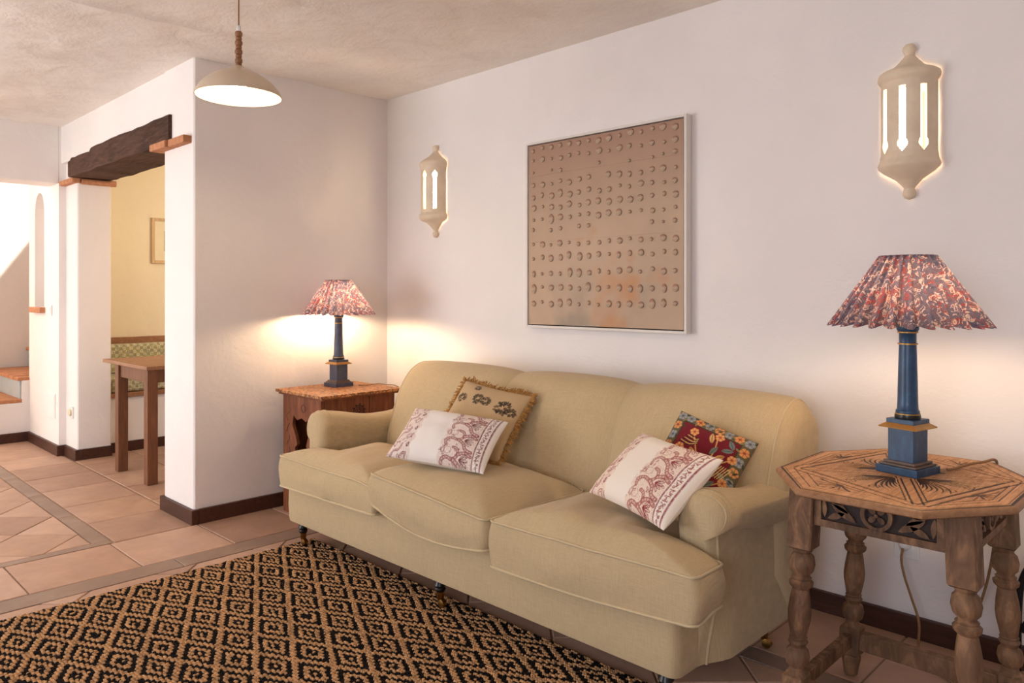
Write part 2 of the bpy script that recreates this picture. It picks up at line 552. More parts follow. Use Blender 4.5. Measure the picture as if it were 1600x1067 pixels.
# brick ledges the beam rests on
def ledge(name, label, boxes, extra=None):
    root = struct(MB().box(*boxes[0], 0.006).build(name, M_brick)); root['label'] = label
    for q in boxes[1:]: MB().box(*q, 0.006).build('brick', M_brick, root)
    if extra: MB().tube(extra, 0.022, 10).build('brick', M_brick, root, smooth=40)


ledge('trim_2', 'terracotta brick ledge under the near end of the old beam', [(-4.43, -4.21, 1.60, 1.92, 2.012, 2.05), (-4.206, -4.0, 1.615, 1.69, 2.012, 2.052)])
ledge('trim_3', 'terracotta brick ledge under the far end of the old beam', [(-6.42, -6.06, 1.655, 1.715, 2.018, 2.052), (-6.2, -6.075, 1.718, 1.94, 2.012, 2.046)],
      [(-6.072, 1.72, 2.03), (-6.065, 1.83, 2.028), (-6.06, 1.95, 2.03)])

# the old beam over the nook opening
nb = 60; prof = []
for i in range(nb):
    x = -6.09 + (1.83) * i / (nb - 1); n1 = noise.noise((x * 3, 0.3, 0)); n2 = noise.noise((x * 9, 1.3, 0))
    zt = 2.205 + 0.008 * n1 + 0.005 * n2; zb = 2.052 + 0.006 * noise.noise((x * 4, 7, 0)) + 0.004 * n2
    if x < -5.62: zt -= 0.022
    if x < -6.05: zt -= 0.02
    yf = 1.640 + 0.005 * noise.noise((x * 5, 3, 2)); yb = 1.925
    ring = [(yf + .006, zb), (yf, zb + .008), (yf + .003 * n2, (zb + zt) / 2), (yf, zt - .008), (yf + .006, zt), (yb, zt), (yb, zb + .004 * n1)]
    prof.append([(x, y, z) for y, z in ring])
b = MB().grid(prof, cv=True); m = len(prof[0]); b.f.append(tuple(range(m))); b.f.append(tuple((nb - 1) * m + k for k in range(m)))
tag(b.build('lintel_beam', M_beam, smooth=30), 'rough dark old wooden beam above the dining nook opening', 'beam')


# baseboards
def baseboard(name, x0, x1, y0, y1):
    bb = MB(); bb.box(x0, x1, y0, y1, -0.01, 0.076, 0.004); return struct(bb.build(name, M_base))


baseboard('baseboard_back', -3.972, 1.8, YW - 0.018, YW + 0.02)
baseboard('baseboard_divider', -3.99, -3.9545, 1.682, YW)
baseboard('baseboard_pier', -4.39, -3.954, 1.642, 1.68)
baseboard('baseboard_stub', -6.36, -6.074, 1.682, 1.73)
baseboard('baseboard_jamb', -6.11, -6.0745, 1.732, 1.93)
baseboard('baseboard_passage', -7.2, -6.346, 1.634, 1.71)
baseboard('baseboard_stairs', -7.21, -7.174, 0.2, 1.652)
baseboard('baseboard_bench', -6.2, -6.166, 1.92, 4.4)

# ------------------------------------------------------------------ stairs in the hall
M_riser = mat('grey_blue_riser_tile', (176, 186, 190), 0.4, 0.06, 12)
st = thing('staircase', 'white stairs with brick treads and grey blue risers in the hall', 'stairs', (-7.7, 1.5, 0))
b = MB()
steps = [(0.98, 0.17), (1.30, 0.345), (1.60, 0.525), (1.90, 0.705), (2.2, 0.885), (2.5, 1.065)]
for k, (y, z) in enumerate(steps):
    b.box(-8.285, -7.192, y, (steps[k + 1][0] if k + 1 < len(steps) else 2.98), 0.0, z - 0.028)
b.build('stair_body', M_wall, st, world=True)
for k, (y, z) in enumerate(steps):
    ye = steps[k + 1][0] if k + 1 < len(steps) else 2.9
    MB().box(-8.285, -7.215, y - 0.012, y - 0.001, z - 0.18, z - 0.03).build('riser', M_riser, st, world=True)
    tr = thing('tread', None, None); tr.parent = st; tr.location = (0, 0, 0)
    del_x = np.linspace(-8.28, -7.19, 8)
    for q in range(7):
        MB().box(del_x[q] + .004, del_x[q + 1] - .004, y - 0.03, ye, z - 0.03 + RND.uniform(-.003, 0), z + RND.uniform(-.003, .003), 0.006).build('brick', M_brick, tr, world=True)

# ------------------------------------------------------------------ sofa
SO = thing('sofa', 'olive beige linen three seat sofa with rolled arms against the white wall', 'sofa', (-2.22, 2.25, 0))
b = MB()
# base: rounded upright corners
pl = []
for cx, cy, a0 in ((-1.185, 1.872, -90), (-1.185, 2.40, 0), (-3.295, 2.40, 90), (-3.295, 1.872, 180)):
    for k in range(7):
        a = math.radians(a0 + 15 * k); pl.append((cx + 0.032 * math.cos(a), cy + 0.032 * math.sin(a)))
rings = []
for z, o in ((0.118, 0.012), (0.122, 0.003), (0.135, 0), (0.2, -0.003), (0.29, 0), (0.325, 0.003), (0.335, 0.012)):
    rings.append([(x - o * (1 if x > -2.24 else -1), y - o * (1 if y > 2.1 else -1), z) for x, y in pl])
b.grid(rings, cv=True); n = len(pl); b.f.append(tuple(range(n))); b.f.append(tuple(6 * n + k for k in range(n)))
b.build('base', M_sofa, SO, smooth=50, world=True)


def arm_point(s, y, sgn):
    """s runs 0..1 round the section: outer foot, outer panel, roll, inner face, inner foot"""
    yf = 1.955; top = 0.632 - 0.045 * float(sstep(2.0, 2.32, y)) + 0.018 * float(sstep(2.4, 2.56, y))
    t = y - yf; R = 0.055
    o = R * (1 - math.sqrt(max(0, 1 - (1 - min(t, R) / R) ** 2)))
    rx, rz = 0.088, 0.072; zc = top - rz
    # local x: 0 = centre of roll, + = outwards
    if s < 0.36:
        k = s / 0.36; z = 0.122 + k * (zc - 0.03 - 0.122); x = 0.044 + 0.006 * math.sin(PI * k)
        fr = float(sstep(0.13, 0.0, t)); x -= fr * 0.045 * (1 - float(sstep(0.10, 0.42, z)))
    elif s < 0.78:
        k = (s - 0.36) / 0.42; a = -0.62 + k * (PI + 0.62 + 0.1)
        x = rx * math.cos(a); z = zc + rz * math.sin(a)
        if k < 0.02: x = 0.046; z = zc - 0.040
    else:
        k = (s - 0.78) / 0.22; z = zc - 0.008 - k * (zc - 0.008 - 0.30); x = -0.087 + 0.012 * k
    x *= (1 - o / 0.088); z = z - o * float(sstep(0.40, 0.62, z)) * 0.8
    return (-2.2225 + sgn * (1.068 + x - 0.0), y, z)


for sgn in (1, -1):
    ysec = list(1.955 + 0.055 * (1 - np.cos(np.linspace(0, PI / 2, 9)))) + list(np.linspace(2.04, 2.56, 16))
    S = np.linspace(0, 1, 64)
    A = [[arm_point(s, y, sgn) for s in S] for y in ysec]
    b = MB().grid(A); b.f.append(tuple(range(64))); b.f.append(tuple((len(ysec) - 1) * 64 + k for k in range(64)))
    arm = b.build('arm', M_sofa, SO, smooth=60, world=True)
    # piping down the front edge and along the crease under the roll
    p1 = [arm_point(s, 1.955 + 0.035, sgn) for s in np.linspace(0.0, 0.35, 24)]
    p2 = [arm_point(0.362, y, sgn) for y in np.linspace(1.99, 2.54, 20)]
    pp = MB(); pp.tube([(x + sgn * .001, y, z) for x, y, z in p1], 0.005, 6); pp.tube(p2, 0.003, 6)
    pp.build('piping', M_pipe, arm, smooth=60, world=True)
    for q, (s0, s1, dy) in enumerate(((0.40, 0.60, 0.012), (0.42, 0.66, 0.03), (0.46, 0.70, 0.055))):
        pts = []
        for k in range(14):
            u = k / 13; s = s0 + (s1 - s0) * u; y = 1.957 + dy + 0.035 * math.sin(u * PI * 0.5) * (1.2 - u)
            pts.append(arm_point(s, y, sgn))
        MB().tube(pts, [0.0042 * math.sin(PI * (0.08 + 0.84 * k / 13)) for k in range(14)], 6).build('pleat', M_sofa, arm, smooth=60, world=True)

# outer back corner panels closing the sides under the arms
bp = catmull([(2.315, .30), (2.33, .46), (2.375, .62), (2.425, .735), (2.49, .82), (2.575, .855), (2.655, .832), (2.705, .765), (2.69, .65), (2.60, .40), (2.485, .118)], 6)
X0, X1 = -3.235, -1.088
seams = [X0, -2.452, -1.79, X1]
xsb = []
for a, c in zip(seams[:-1], seams[1:]):
    xsb += list(a + (c - a) * (0.5 - 0.5 * np.cos(np.linspace(0, PI, 25))))[:-1]
xsb.append(X1); A = []
for x in xsb:
    k = max(0, sum(1 for q in seams[1:-1] if x >= q - 1e-9)); a, c = seams[k], seams[k + 1]
    u = (x - a) / (c - a); e = abs(2 * u - 1)
    bul = (1 - e ** 5); sag = 1 - e ** 2
    de = min(x - X0, X1 - x); R = 0.07
    o = R * (1 - math.sqrt(max(0, 1 - (1 - min(de, R) / R) ** 2)))
    row = []
    for i, (y, z) in enumerate(bp):
        fr = float(sstep(2.62, 2.40, y)) if i < 40 else 0.0
        y2 = y - (0.022 * bul + 0.012 * sag) * fr * float(sstep(0.3, 0.5, z)) + 0.012 * fr
        z2 = z + (0.012 * bul + 0.010 * sag - 0.014) * float(sstep(0.72, 0.84, z))
        # rounded ends: shrink towards the middle of the section
        yc, zc = 2.52, 0.62
        y2 += (yc - y2) / 0.2 * o * 0.9 if abs(yc - y2) > 1e-6 else 0
        z2 -= o * float(sstep(0.6, 0.85, z))
        row.append((x, y2, z2))
    A.append(row)
b = MB().grid(A, cv=True); n = len(bp); b.f.append(tuple(range(n))); b.f.append(tuple((len(A) - 1) * n + k for k in range(n)))
back = b.build('backrest', M_sofa, SO, smooth=60, world=True)
A = np.array(A)
for xi in (4, len(xsb) - 5):
    MB().tube(A[xi, 4:52] + np.array([0, 0, 0.0]), 0.0036, 6).build('piping', M_pipe, back, smooth=60, world=True)
for q in (24, 48):
    MB().tube(A[q, 4:46], 0.0028, 6).build('seam_piping', M_pipe, back, smooth=60, world=True)


def cushion(outline, cen, ztop, zbot, crown, name='seat_cushion', seed=0):
    """outline: rounded polygon (x,y) star-shaped about cen; ztop/zbot: functions of x,y at the edge"""
    B = np.array(outline); N = len(B); c = np.array(cen); rows = []
    rho_t = np.linspace(0.04, 1.0, 26) ** 0.8

    def wr(x, y, k):
        return 0.012 * noise.noise((x * 5 + seed, y * 3.5, k)) + 0.006 * noise.noise((x * 15 + seed, y * 5, k + 4))
    for r in rho_t:
        row = []
        for p in B:
            q = c + (p - c) * r; e = (1 - r ** 3.2)
            row.append((q[0], q[1], ztop(*q) + crown * e + wr(q[0], q[1], 1.0) * (0.3 + 0.7 * e)))
        rows.append(row)
    topedge = len(rows) - 1
    for k in range(1, 9):      # side band with bulge
        u = k / 9; row = []
        for p in B:
            d = (p - c) / np.linalg.norm(p - c); bl = 0.014 * math.sin(PI * u) + 0.004 * noise.noise((p[0] * 14 + seed, p[1] * 14, u * 2))
            q = p + d * bl; row.append((q[0], q[1], ztop(*p) * (1 - u) + zbot(*p) * u))
        rows.append(row)
    for r in (1.0, 0.85, 0.5, 0.05):
        rows.append([(*(c + (p - c) * r), zbot(*(c + (p - c) * r))) for p in B])
    botedge = len(rows) - 4
    bb = MB().grid(rows, cv=True); bb.f.append(tuple(range(N))); bb.f.append(tuple((len(rows) - 1) * N + k for k in range(N)))
    o = bb.build(name, M_sofa, SO, smooth=70, world=True)
    for e in (topedge, botedge):
        pts = []
        for p, w in zip(rows[e], B):
            d = (w - c) / np.linalg.norm(w - c); pts.append((p[0] + d[0] * .002, p[1] + d[1] * .002, p[2] + (0.001 if e == topedge else -0.001)))
        MB().tube(pts, 0.0042, 6, closed=True).build('piping', M_pipe, o, smooth=60, world=True)
    return o


def rounded(pts, r, n=5, dens=0.02):
    out = []; N = len(pts)
    for i in range(N):
        p = np.array(pts[i], float); a = np.array(pts[i - 1], float); c = np.array(pts[(i + 1) % N], float)
        da = (a - p) / np.linalg.norm(a - p); dc = (c - p) / np.linalg.norm(c - p)
        s, e = p + da * r, p + dc * r
        for k in range(n + 1):
            t = k / n; out.append((1 - t) ** 2 * s + 2 * t * (1 - t) * p + t * t * e)
    res = []
    for i in range(len(out)):
        a, c = out[i], out[(i + 1) % len(out)]; m = max(1, int(np.linalg.norm(c - a) / dens))
        for k in range(m): res.append(a + (c - a) * k / m)
    return res


YF = 1.785


def zb(fn):
    return lambda x, y: float(fn(x) * (1 - sstep(1.80, 1.90, y)) + 0.338 * sstep(1.80, 1.90, y))


def lerp(x, x0, x1, a, c): return a + (c - a) * min(1, max(0, (x - x0) / (x1 - x0)))


# left, right (T shaped, wrapping round the arm fronts) and middle
cushion(rounded([(-3.305, YF), (-2.535, YF), (-2.53, 2.32), (-3.14, 2.32), (-3.145, 1.945), (-3.305, 1.945)], 0.03), (-2.86, 1.90),
        lambda x, y: 0.442 - 0.004 * math.sin((x + 3.3) * 4) - 0.02 * float(sstep(-2.7, -2.5, x)), zb(lambda x: lerp(x, -3.3, -2.55, 0.303, 0.318)), 0.058, seed=1)
cushion(rounded([(-1.86, YF), (-1.062, YF), (-1.062, 1.945), (-1.222, 1.945), (-1.232, 2.32), (-1.85, 2.32)], 0.03), (-1.48, 1.90),
        lambda x, y: lerp(x, -1.88, -1.06, 0.437, 0.450), zb(lambda x: lerp(x, -1.88, -1.06, 0.285, 0.322) - 0.01 * math.sin((x + 1.88) / .82 * PI)), 0.062, seed=9)
cushion(rounded([(-2.548, YF - 0.012), (-1.868, YF - 0.012), (-1.868, 2.32), (-2.535, 2.32)], 0.035), (-2.2, 2.05),
        lambda x, y: lerp(x, -2.55, -1.87, 0.490, 0.437), zb(lambda x: lerp(x, -2.55, -1.87, 0.372, 0.335) - 0.045 * math.sin(min(1, max(0, (x + 2.55) / .68)) * PI)), 0.062, seed=5)

# turned legs on brass castors
for x, y in ((-3.235, 1.875), (-2.222, 1.875), (-1.21, 1.875), (-3.21, 2.46), (-1.195, 2.46)):
    dz = 0.0125 if y < 2 else 0.0
    leg = MB().lathe([(0.022, 0.125), (0.026, 0.118), (0.026, 0.108), (0.017, 0.102), (0.021, 0.092), (0.024, 0.085), (0.018, 0.076), (0.022, 0.070), (0.019, 0.062), (0.015, 0.058)], 16, (x, y, dz)).build('leg', M_black, SO, smooth=50, world=True)
    cb = MB().lathe([(0.0155, 0.060), (0.014, 0.035), (0.009, 0.026)], 14, (x, y, dz))
    cb.lathe([(0.006, -0.011), (0.016, -0.009), (0.016, 0.009), (0.006, 0.011)], 14, (x + 0.012, y, 0.0165 + dz), Matrix.Rotation(PI / 2, 3, 'X'))
    cb.build('castor', M_brass, leg, smooth=50, world=True)


# ------------------------------------------------------------------ scatter cushions
def pillow(name, label, w, h, t, C, ex, ey, canvas, back, nx=230, pinch=0.05, group=None):
    ex = Vector(ex).normalized(); ey = Vector(ey); ey = (ey - ex * ey.dot(ex)).normalized(); ez = ex.cross(ey)
    root = thing(name, label, 'cushion', C, group=group)
    root.rotation_euler = Matrix((ex, ey, ez)).transposed().to_euler()
    ny = int(nx * h / w); U, V = np.meshgrid(np.linspace(-1, 1, nx), np.linspace(-1, 1, ny), indexing='ij')
    x = U * w / 2 * (1 - pinch * (1 - V ** 2)); y = V * h / 2 * (1 - pinch * 1.2 * (1 - U ** 2))
    th = t / 2 * ((1 - np.abs(U) ** 2.6) * (1 - np.abs(V) ** 2.6)) ** 0.48
    wr = np.array([[noise.noise((a * 14, c * 14, 2.0)) for c in y[0]] for a in x[:, 0]]) * 0.006 * (1 - U ** 4) * (1 - V ** 4)
    front = np.stack([x, y, th + wr], -1)
    ob = MB().grid(front).build('printed_front', M_print, root, smooth=179, fix=False)
    colour(ob, canvas.read((U + 1) / 2 * canvas.w, (V + 1) / 2 * canvas.h).reshape(-1, 3))
    k = slice(None, None, 6); xs_ = list(range(0, nx, 6)); ys_ = list(range(0, ny, 6))
    if xs_[-1] != nx - 1: xs_.append(nx - 1)
    if ys_[-1] != ny - 1: ys_.append(ny - 1)
    bk = np.stack([x, y, -th], -1)[np.ix_(xs_, ys_)]
    MB().grid(bk).build('back_cover', back, root, smooth=179)
    edge = np.concatenate([front[:, 0], front[-1, :], front[::-1, -1], front[0, ::-1]])[::8]
    return root, edge


def jit(a): return RND.uniform(-a, a)


def drop(cv, x, y, L, ang, col, wid, curl=1.0):
    """paisley: a drop with a curled tip, outlined twice and dotted"""
    for k, (sc, wd) in enumerate(((1.0, wid), (0.62, wid * 0.7))):
        pts = []
        for i in range(25):
            q = 2 * PI * i / 24; r = 0.5 * (1 - math.sin(q / 2) ** 0.0 * 0) * 1
            px = 0.26 * math.sin(q) * (1 + 0.5 * math.cos(q)) * (1.15 - 0.4 * math.cos(q)); py = -math.cos(q) * 0.5 + 0.12
            bend = curl * 0.35 * max(0, py + 0.1) ** 2
            px = px * sc + bend * 1.2; py = py * sc
            c, s = math.cos(ang), math.sin(ang); pts.append((x + L * (px * c - py * s), y + L * (px * s + py * c)))
        cv.stroke(pts, wd, col)


def scroll(cv, pts, wd, col, pale):
    P = catmull(pts, 8); cv.stroke(P, wd, col); cv.stroke(P, wd * 0.50, pale, 0.38)
    for p in P[::3]: cv.blob(p[0], p[1], wd * 0.17, wd * 0.17, 0, col)


def paisley_cloth(red, dark, ground=(240, 230, 222), tint=(226, 206, 194)):
    w, h = 0.46, 0.30; cv = Canvas(w, h, 0.0008, ground)
    for a, c in ((0.0, 0.105), (0.245, 0.40)):                    # stippled grounds with a scalloped inner edge
        for k in range(9):
            yy = h * (k + 0.5) / 9
            x0, x1 = (a, c - 0.010 * (k % 2)) if a == 0 else (a + 0.012 * (k % 2), c)
            cv.stroke([(x0 + 0.017, yy), (x1 - 0.012, yy)], h / 9 * 1.25, tint, 0.75)
        for _ in range(900):
            cv.blob(RND.uniform(a, c), RND.uniform(0, h), 0.0012, 0.0012, 0, red, 0.6)
        for _ in range(26):
            x, y = RND.uniform(a, c), RND.uniform(0, h); drop(cv, x, y, RND.uniform(0.010, 0.017), RND.uniform(0, 6.3), red, 0.0012)
    for k in range(4):                                            # big repeat
        y0 = -0.03 + 0.092 * k
        scroll(cv, [(0.268, y0 + .012), (0.262, y0 + .035), (0.285, y0 + .050), (0.315, y0 + .046), (0.335, y0 + .064), (0.328, y0 + .088), (0.308, y0 + .094)], 0.0130, red, tint)
        scroll(cv, [(0.315, y0 + .046), (0.345, y0 + .030), (0.362, y0 + .004), (0.392, y0 - .004)], 0.0150, red, tint)
        scroll(cv, [(0.335, y0 + .066), (0.362, y0 + .078), (0.394, y0 + .070)], 0.0150, red, tint)
        for q in range(5):
            a = -0.75 + 0.38 * q; pe = []
            for i in range(13):
                v = PI * i / 12; r = 0.040 * math.sin(v) ** 0.6; pe.append((0.345 + r * math.cos(a + 0.14 * math.cos(v)), y0 + 0.048 + r * math.sin(a + 0.14 * math.cos(v))))
            cv.stroke(pe, 0.0024, dark)
        cv.blob(0.352, y0 + 0.050, 0.006, 0.004, 0.3, dark)
        drop(cv, 0.262, y0 + 0.075, 0.030, 0.4, red, 0.0022)
        for q in range(16):
            a = q / 16 * 2 * PI; cv.blob(0.285 + 0.017 * math.cos(a), y0 + 0.078 + 0.014 * math.sin(a), 0.0018, 0.0018, 0, red)
        scroll(cv, [(0.02, y0 + .02), (0.03, y0 + .05), (0.055, y0 + .055), (0.062, y0 + .08)], 0.009, red, tint)
        drop(cv, 0.075, y0 + 0.03, 0.036, -0.5, red, 0.0024); drop(cv, 0.022, y0 + 0.085, 0.032, 0.8, red, 0.0022)
        drop(cv, 0.090, y0 + 0.075, 0.020, 0.2, dark, 0.0026)
    for x in (0.405, 0.441):                                      # barred border with a flower row between
        cv.stroke([(x, 0), (x, h)], 0.0085, (232, 214, 204))
        for k in range(9): cv.stroke([(x, k * h / 9 + .003), (x, (k + 1) * h / 9 - .003)], 0.0062, dark)
        for k in range(80): cv.blob(x, k * h / 80, 0.0009, 0.0009, 0, (210, 180, 170))
    for k in range(22):
        y = h * (k + .5) / 22; cv.blob(0.423 + 0.005 * math.sin(k * 1.9), y, 0.0052, 0.0042, k, red, 0.9); cv.blob(0.423 + 0.005 * math.sin(k * 1.9), y, 0.002, 0.002, 0, tint)
        for q in (-1, 1): cv.leaf(0.423, y, 0.011, 0.0045, q * 1.2 + k, dark, 0.8)
        cv.blob(0.431, y + .004, .0016, .0016, 0, red); cv.blob(0.414, y - .003, .0016, .0016, 0, red)
    return cv


M_ivory = linen('ivory_cloth', (230, 218, 204), 0.05)
M_tan = linen('tan_cloth', (184, 152, 112), 0.08)
p1, _ = pillow('scatter_cushion', 'white oblong cushion with mauve paisley ends leaning on the gold fringed cushion', 0.43, 0.28, 0.12,
               (-2.325, 2.0, 0.624), (0.918, 0.388, -0.077), (-0.275, 0.767, 0.58), paisley_cloth((150, 92, 92), (118, 66, 70)), M_ivory, group='paisley cushions')
p3, _ = pillow('scatter_cushion', 'white oblong cushion with red paisley ends beside the right sofa arm', 0.42, 0.285, 0.12,
               (-1.372, 2.046, 0.626), (0.935, -0.352, -0.025), (0.283, 0.704, 0.651), paisley_cloth((164, 92, 86), (140, 50, 56), (240, 226, 210), (232, 206, 186)), M_ivory, group='paisley cushions')

# fringed tan cushion with dark flowers
cv = Canvas(0.36, 0.36, 0.0009, (192, 162, 122))
for _ in range(4000): cv.blob(RND.uniform(0, .36), RND.uniform(0, .36), 0.0012, 0.0008, 0, (176, 146, 106), 0.5)
for gx, gy, sz in ((0.045, 0.255, 0.026), (0.135, 0.262, 0.028), (0.18, 0.258, 0.024), (0.275, 0.245, 0.040), (0.06, 0.10, 0.034), (0.17, 0.12, 0.036), (0.285, 0.09, 0.038), (0.10, 0.325, 0.016), (0.325, 0.235, .022)):
    for k in range(70):
        a = RND.uniform(0, 6.3); r = sz * math.sqrt(RND.random())
        cv.leaf(gx + r * .75 * math.cos(a), gy + r * .75 * math.sin(a), sz * 0.5, sz * 0.22, a + jit(.8), RND.choice([(70, 58, 44), (52, 44, 36), (112, 88, 62), (132, 96, 70), (86, 80, 52)]))
    for k in range(8): cv.stroke([(gx + sz * .3 * math.cos(k), gy + sz * .3 * math.sin(k)), (gx + sz * math.cos(k * .79), gy + sz * math.sin(k * .79))], 0.0014, (44, 36, 30))
p2, ed = pillow('scatter_cushion', 'tan square cushion with dark flowers and thick gold fringe', 0.345, 0.345, 0.09,
                (-2.368, 2.229, 0.670), (0.952, 0.267, -0.149), (-0.081, 0.691, 0.718), cv, M_tan, 200)
M_fringe = mat('gold_fringe', (178, 128, 66), 0.9, 0.35, 120, 0.6, 300)
fb = MB(); E2 = np.concatenate([ed, ed[:1]])
for a, c in zip(E2[:-1], E2[1:]):
    L = np.linalg.norm(c - a); m = max(2, int(L / 0.0022))
    for k in range(m):
        p = a + (c - a) * RND.random(); d = np.array([p[0], p[1], 0]); q = max(abs(d[0]), abs(d[1])); out = np.array([d[0] if abs(d[0]) > .93 * q else 0, d[1] if abs(d[1]) > .93 * q else 0, 0])
        out = out / (np.linalg.norm(out) + 1e-9); L2 = RND.uniform(0.014, 0.024); up = np.array([0, 0, jit(0.012)])
        s = np.array([jit(.006), jit(.006), 0]); r = RND.uniform(.0016, .0026)
        base = p - out * 0.006; tip = p + out * L2 + s + up; mid = (base + tip) / 2 + np.array([jit(.003), jit(.003), 0.005 + jit(.004)])
        sd = np.cross(out, [0, 0, 1]) * r
        vv = []
        for cpt, rr in ((base, .8), (mid, 1.3), (tip, 1.0)):
            vv += [cpt + sd * rr, cpt + np.array([0, 0, r * rr]), cpt - sd * rr, cpt - np.array([0, 0, r * rr])]
        fb.add(vv, [(0, 1, 5, 4), (1, 2, 6, 5), (2, 3, 7, 6), (3, 0, 4, 7), (4, 5, 9, 8), (5, 6, 10, 9), (6, 7, 11, 10), (7, 4, 8, 11), (8, 9, 10, 11)])
fr = fb.build('fringe', M_fringe, p2, fix=False); fr['kind'] = 'stuff'; fr['label'] = 'thick looped gold fringe'

# dark red floral cushion
S4 = 0.285; H4 = 0.32; cv = Canvas(S4, H4, 0.0008, (112, 24, 34))
for _ in range(2500): cv.blob(RND.uniform(0, S4), RND.uniform(0, H4), 0.002, 0.0012, RND.random() * 3, RND.choice([(96, 18, 30), (126, 32, 40)]), 0.6)
ol = (98, 88, 60); bw = 0.038
for q in (((0, bw / 2), (S4, bw / 2)), ((0, H4 - bw / 2), (S4, H4 - bw / 2)), ((bw / 2, 0), (bw / 2, H4)), ((S4 - bw / 2, 0), (S4 - bw / 2, H4))): cv.stroke(q, bw, ol)
cv.stroke([(bw, bw), (S4 - bw, bw), (S4 - bw, H4 - bw), (bw, H4 - bw), (bw, bw)], 0.004, (60, 52, 34))


def flower(x, y, r, c1, c2):
    for k in range(6): cv.blob(x + r * .6 * math.cos(k * 1.047), y + r * .6 * math.sin(k * 1.047), r * .42, r * .42, 0, c1)
    for k in range(6): cv.stroke([(x, y), (x + r * .9 * math.cos(k * 1.047 + .5), y + r * .9 * math.sin(k * 1.047 + .5))], 0.0016, c2)
    cv.blob(x, y, r * .3, r * .3, 0, c2)


for k in range(8):
    t = (k + .5) / 8; c1 = (214, 146, 86) if k % 2 == 0 else (150, 150, 148); c2 = (150, 70, 46) if k % 2 == 0 else (92, 92, 100)
    for px, py in ((t * S4, H4 - bw / 2), (t * S4, bw / 2), (bw / 2, t * H4), (S4 - bw / 2, t * H4)):
        flower(px, py, 0.0165, c1, c2); cv.leaf(px + .012, py + .006, 0.02, 0.007, k, (60, 66, 40)); cv.leaf(px - .012, py - .006, 0.02, 0.007, k + 3, (132, 116, 76))
br = (206, 160, 96)
for pts in ([(0.15, 0.06), (0.145, 0.15), (0.12, 0.20), (0.09, 0.25)], [(0.145, 0.15), (0.18, 0.20), (0.17, 0.27)], [(0.15, 0.13), (0.21, 0.18), (0.24, 0.21)], [(0.147, .12), (.10, .14), (.07, .18)], [(.15, .09), (.21, .10), (.245, .13)], [(.15, .08), (.10, .085), (.06, .11)]):
    cv.stroke(catmull(pts, 6), 0.004, br)
for x, y, a, c in ((.17, .20, 1.2, (110, 124, 112)), (.19, .19, .7, (206, 150, 90)), (.2, .23, .4, (110, 124, 118)), (.13, .17, 2.4, (206, 150, 90)), (.12, .12, 3.4, (124, 130, 90)), (.16, .24, 1.9, (206, 160, 100)), (.22, .155, -.4, (120, 130, 110)), (.08, .15, 2.1, (118, 124, 84)), (.2, .09, .9, (110, 124, 112)), (.10, .07, 2.6, (206, 150, 90)), (.235, .25, 2.3, (110, 124, 118))):
    cv.leaf(x, y, 0.040, 0.017, a, c); cv.stroke([(x, y), (x + .036 * math.cos(a), y + .036 * math.sin(a))], 0.0018, (70, 50, 34))
for x, y in ((.09, .255), (.245, .215), (.175, .275), (.065, .185), (.25, .13), (.055, .11), (.19, .13)): flower(x, y, 0.0155, (222, 156, 96), (164, 80, 50))
for k in range(7):
    cv.stroke(catmull([(.055 + .004 * k, .205 + .006 * k), (.09 + .003 * k, .200 + .006 * k), (.115, .215 + .004 * k)], 5), 0.0026, (212, 178, 110) if k % 2 else (40, 30, 24))
for k in range(5): cv.stroke([(.205 + .008 * k, .135), (.225 + .008 * k, .18)], 0.003, (216, 186, 120))
ey4 = Vector((0.11, 0.61, 0.78)).normalized()
c4 = (Vector((-1.517, 2.43, 0.772)) + Vector((-1.255, 2.488, 0.688))) / 2 - ey4 * (H4 / 2 - 0.0)
c4 = Vector((0, 0, 1.22)) + (c4 - Vector((0, 0, 1.22))) * 0.95 + Vector((0.008, 0.006, 0))
pillow('scatter_cushion', 'small dark red cushion with embroidered flowers and olive border', S4, H4, 0.10, c4, (0.272, 0.045, -0.087), ey4, cv, M_ivory, 200, 0.03)

# ------------------------------------------------------------------ rug
RX0, RX1, RY0, RY1 = -3.285, -1.0, 0.40, 1.962
rug = thing('rug', 'black and jute rug with concentric diamond pattern in front of the sofa', 'rug', ((RX0 + RX1) / 2, (RY0 + RY1) / 2, 0))
M_jute = mat('jute_yarn', (188, 144, 102), 0.95, 0.34, 45, 0.3, 200, spec=0.1)
M_blk = mat('black_yarn', (30, 25, 23), 0.95, 0.3, 60, 0.3, 200, spec=0.1)
MB().box(RX0, RX1, RY0, RY1, 0.0005, 0.006).build('rug_backing', M_blk, rug, world=True)
sx, sy = 0.0096, 0.0104
gx = np.arange(RX0 + .004, RX1, sx); gy = np.arange(RY0 + .004, RY1, sy)
GX, GY = np.meshgrid(gx, gy, indexing='ij'); GX = GX.ravel(); GY = GY.ravel()
u = (GX - (-2.903)) / 0.131; v = (GY - 1.001) / 0.067
p = ((u + v) / 2 + 0.5) % 1.0; q = ((u - v) / 2 + 0.5) % 1.0
d = 2 * np.maximum(np.abs(p - .5), np.abs(q - .5))
jute = (d > 0.85) | ((d > 0.33) & (d < 0.555)) | (d < 0.10)
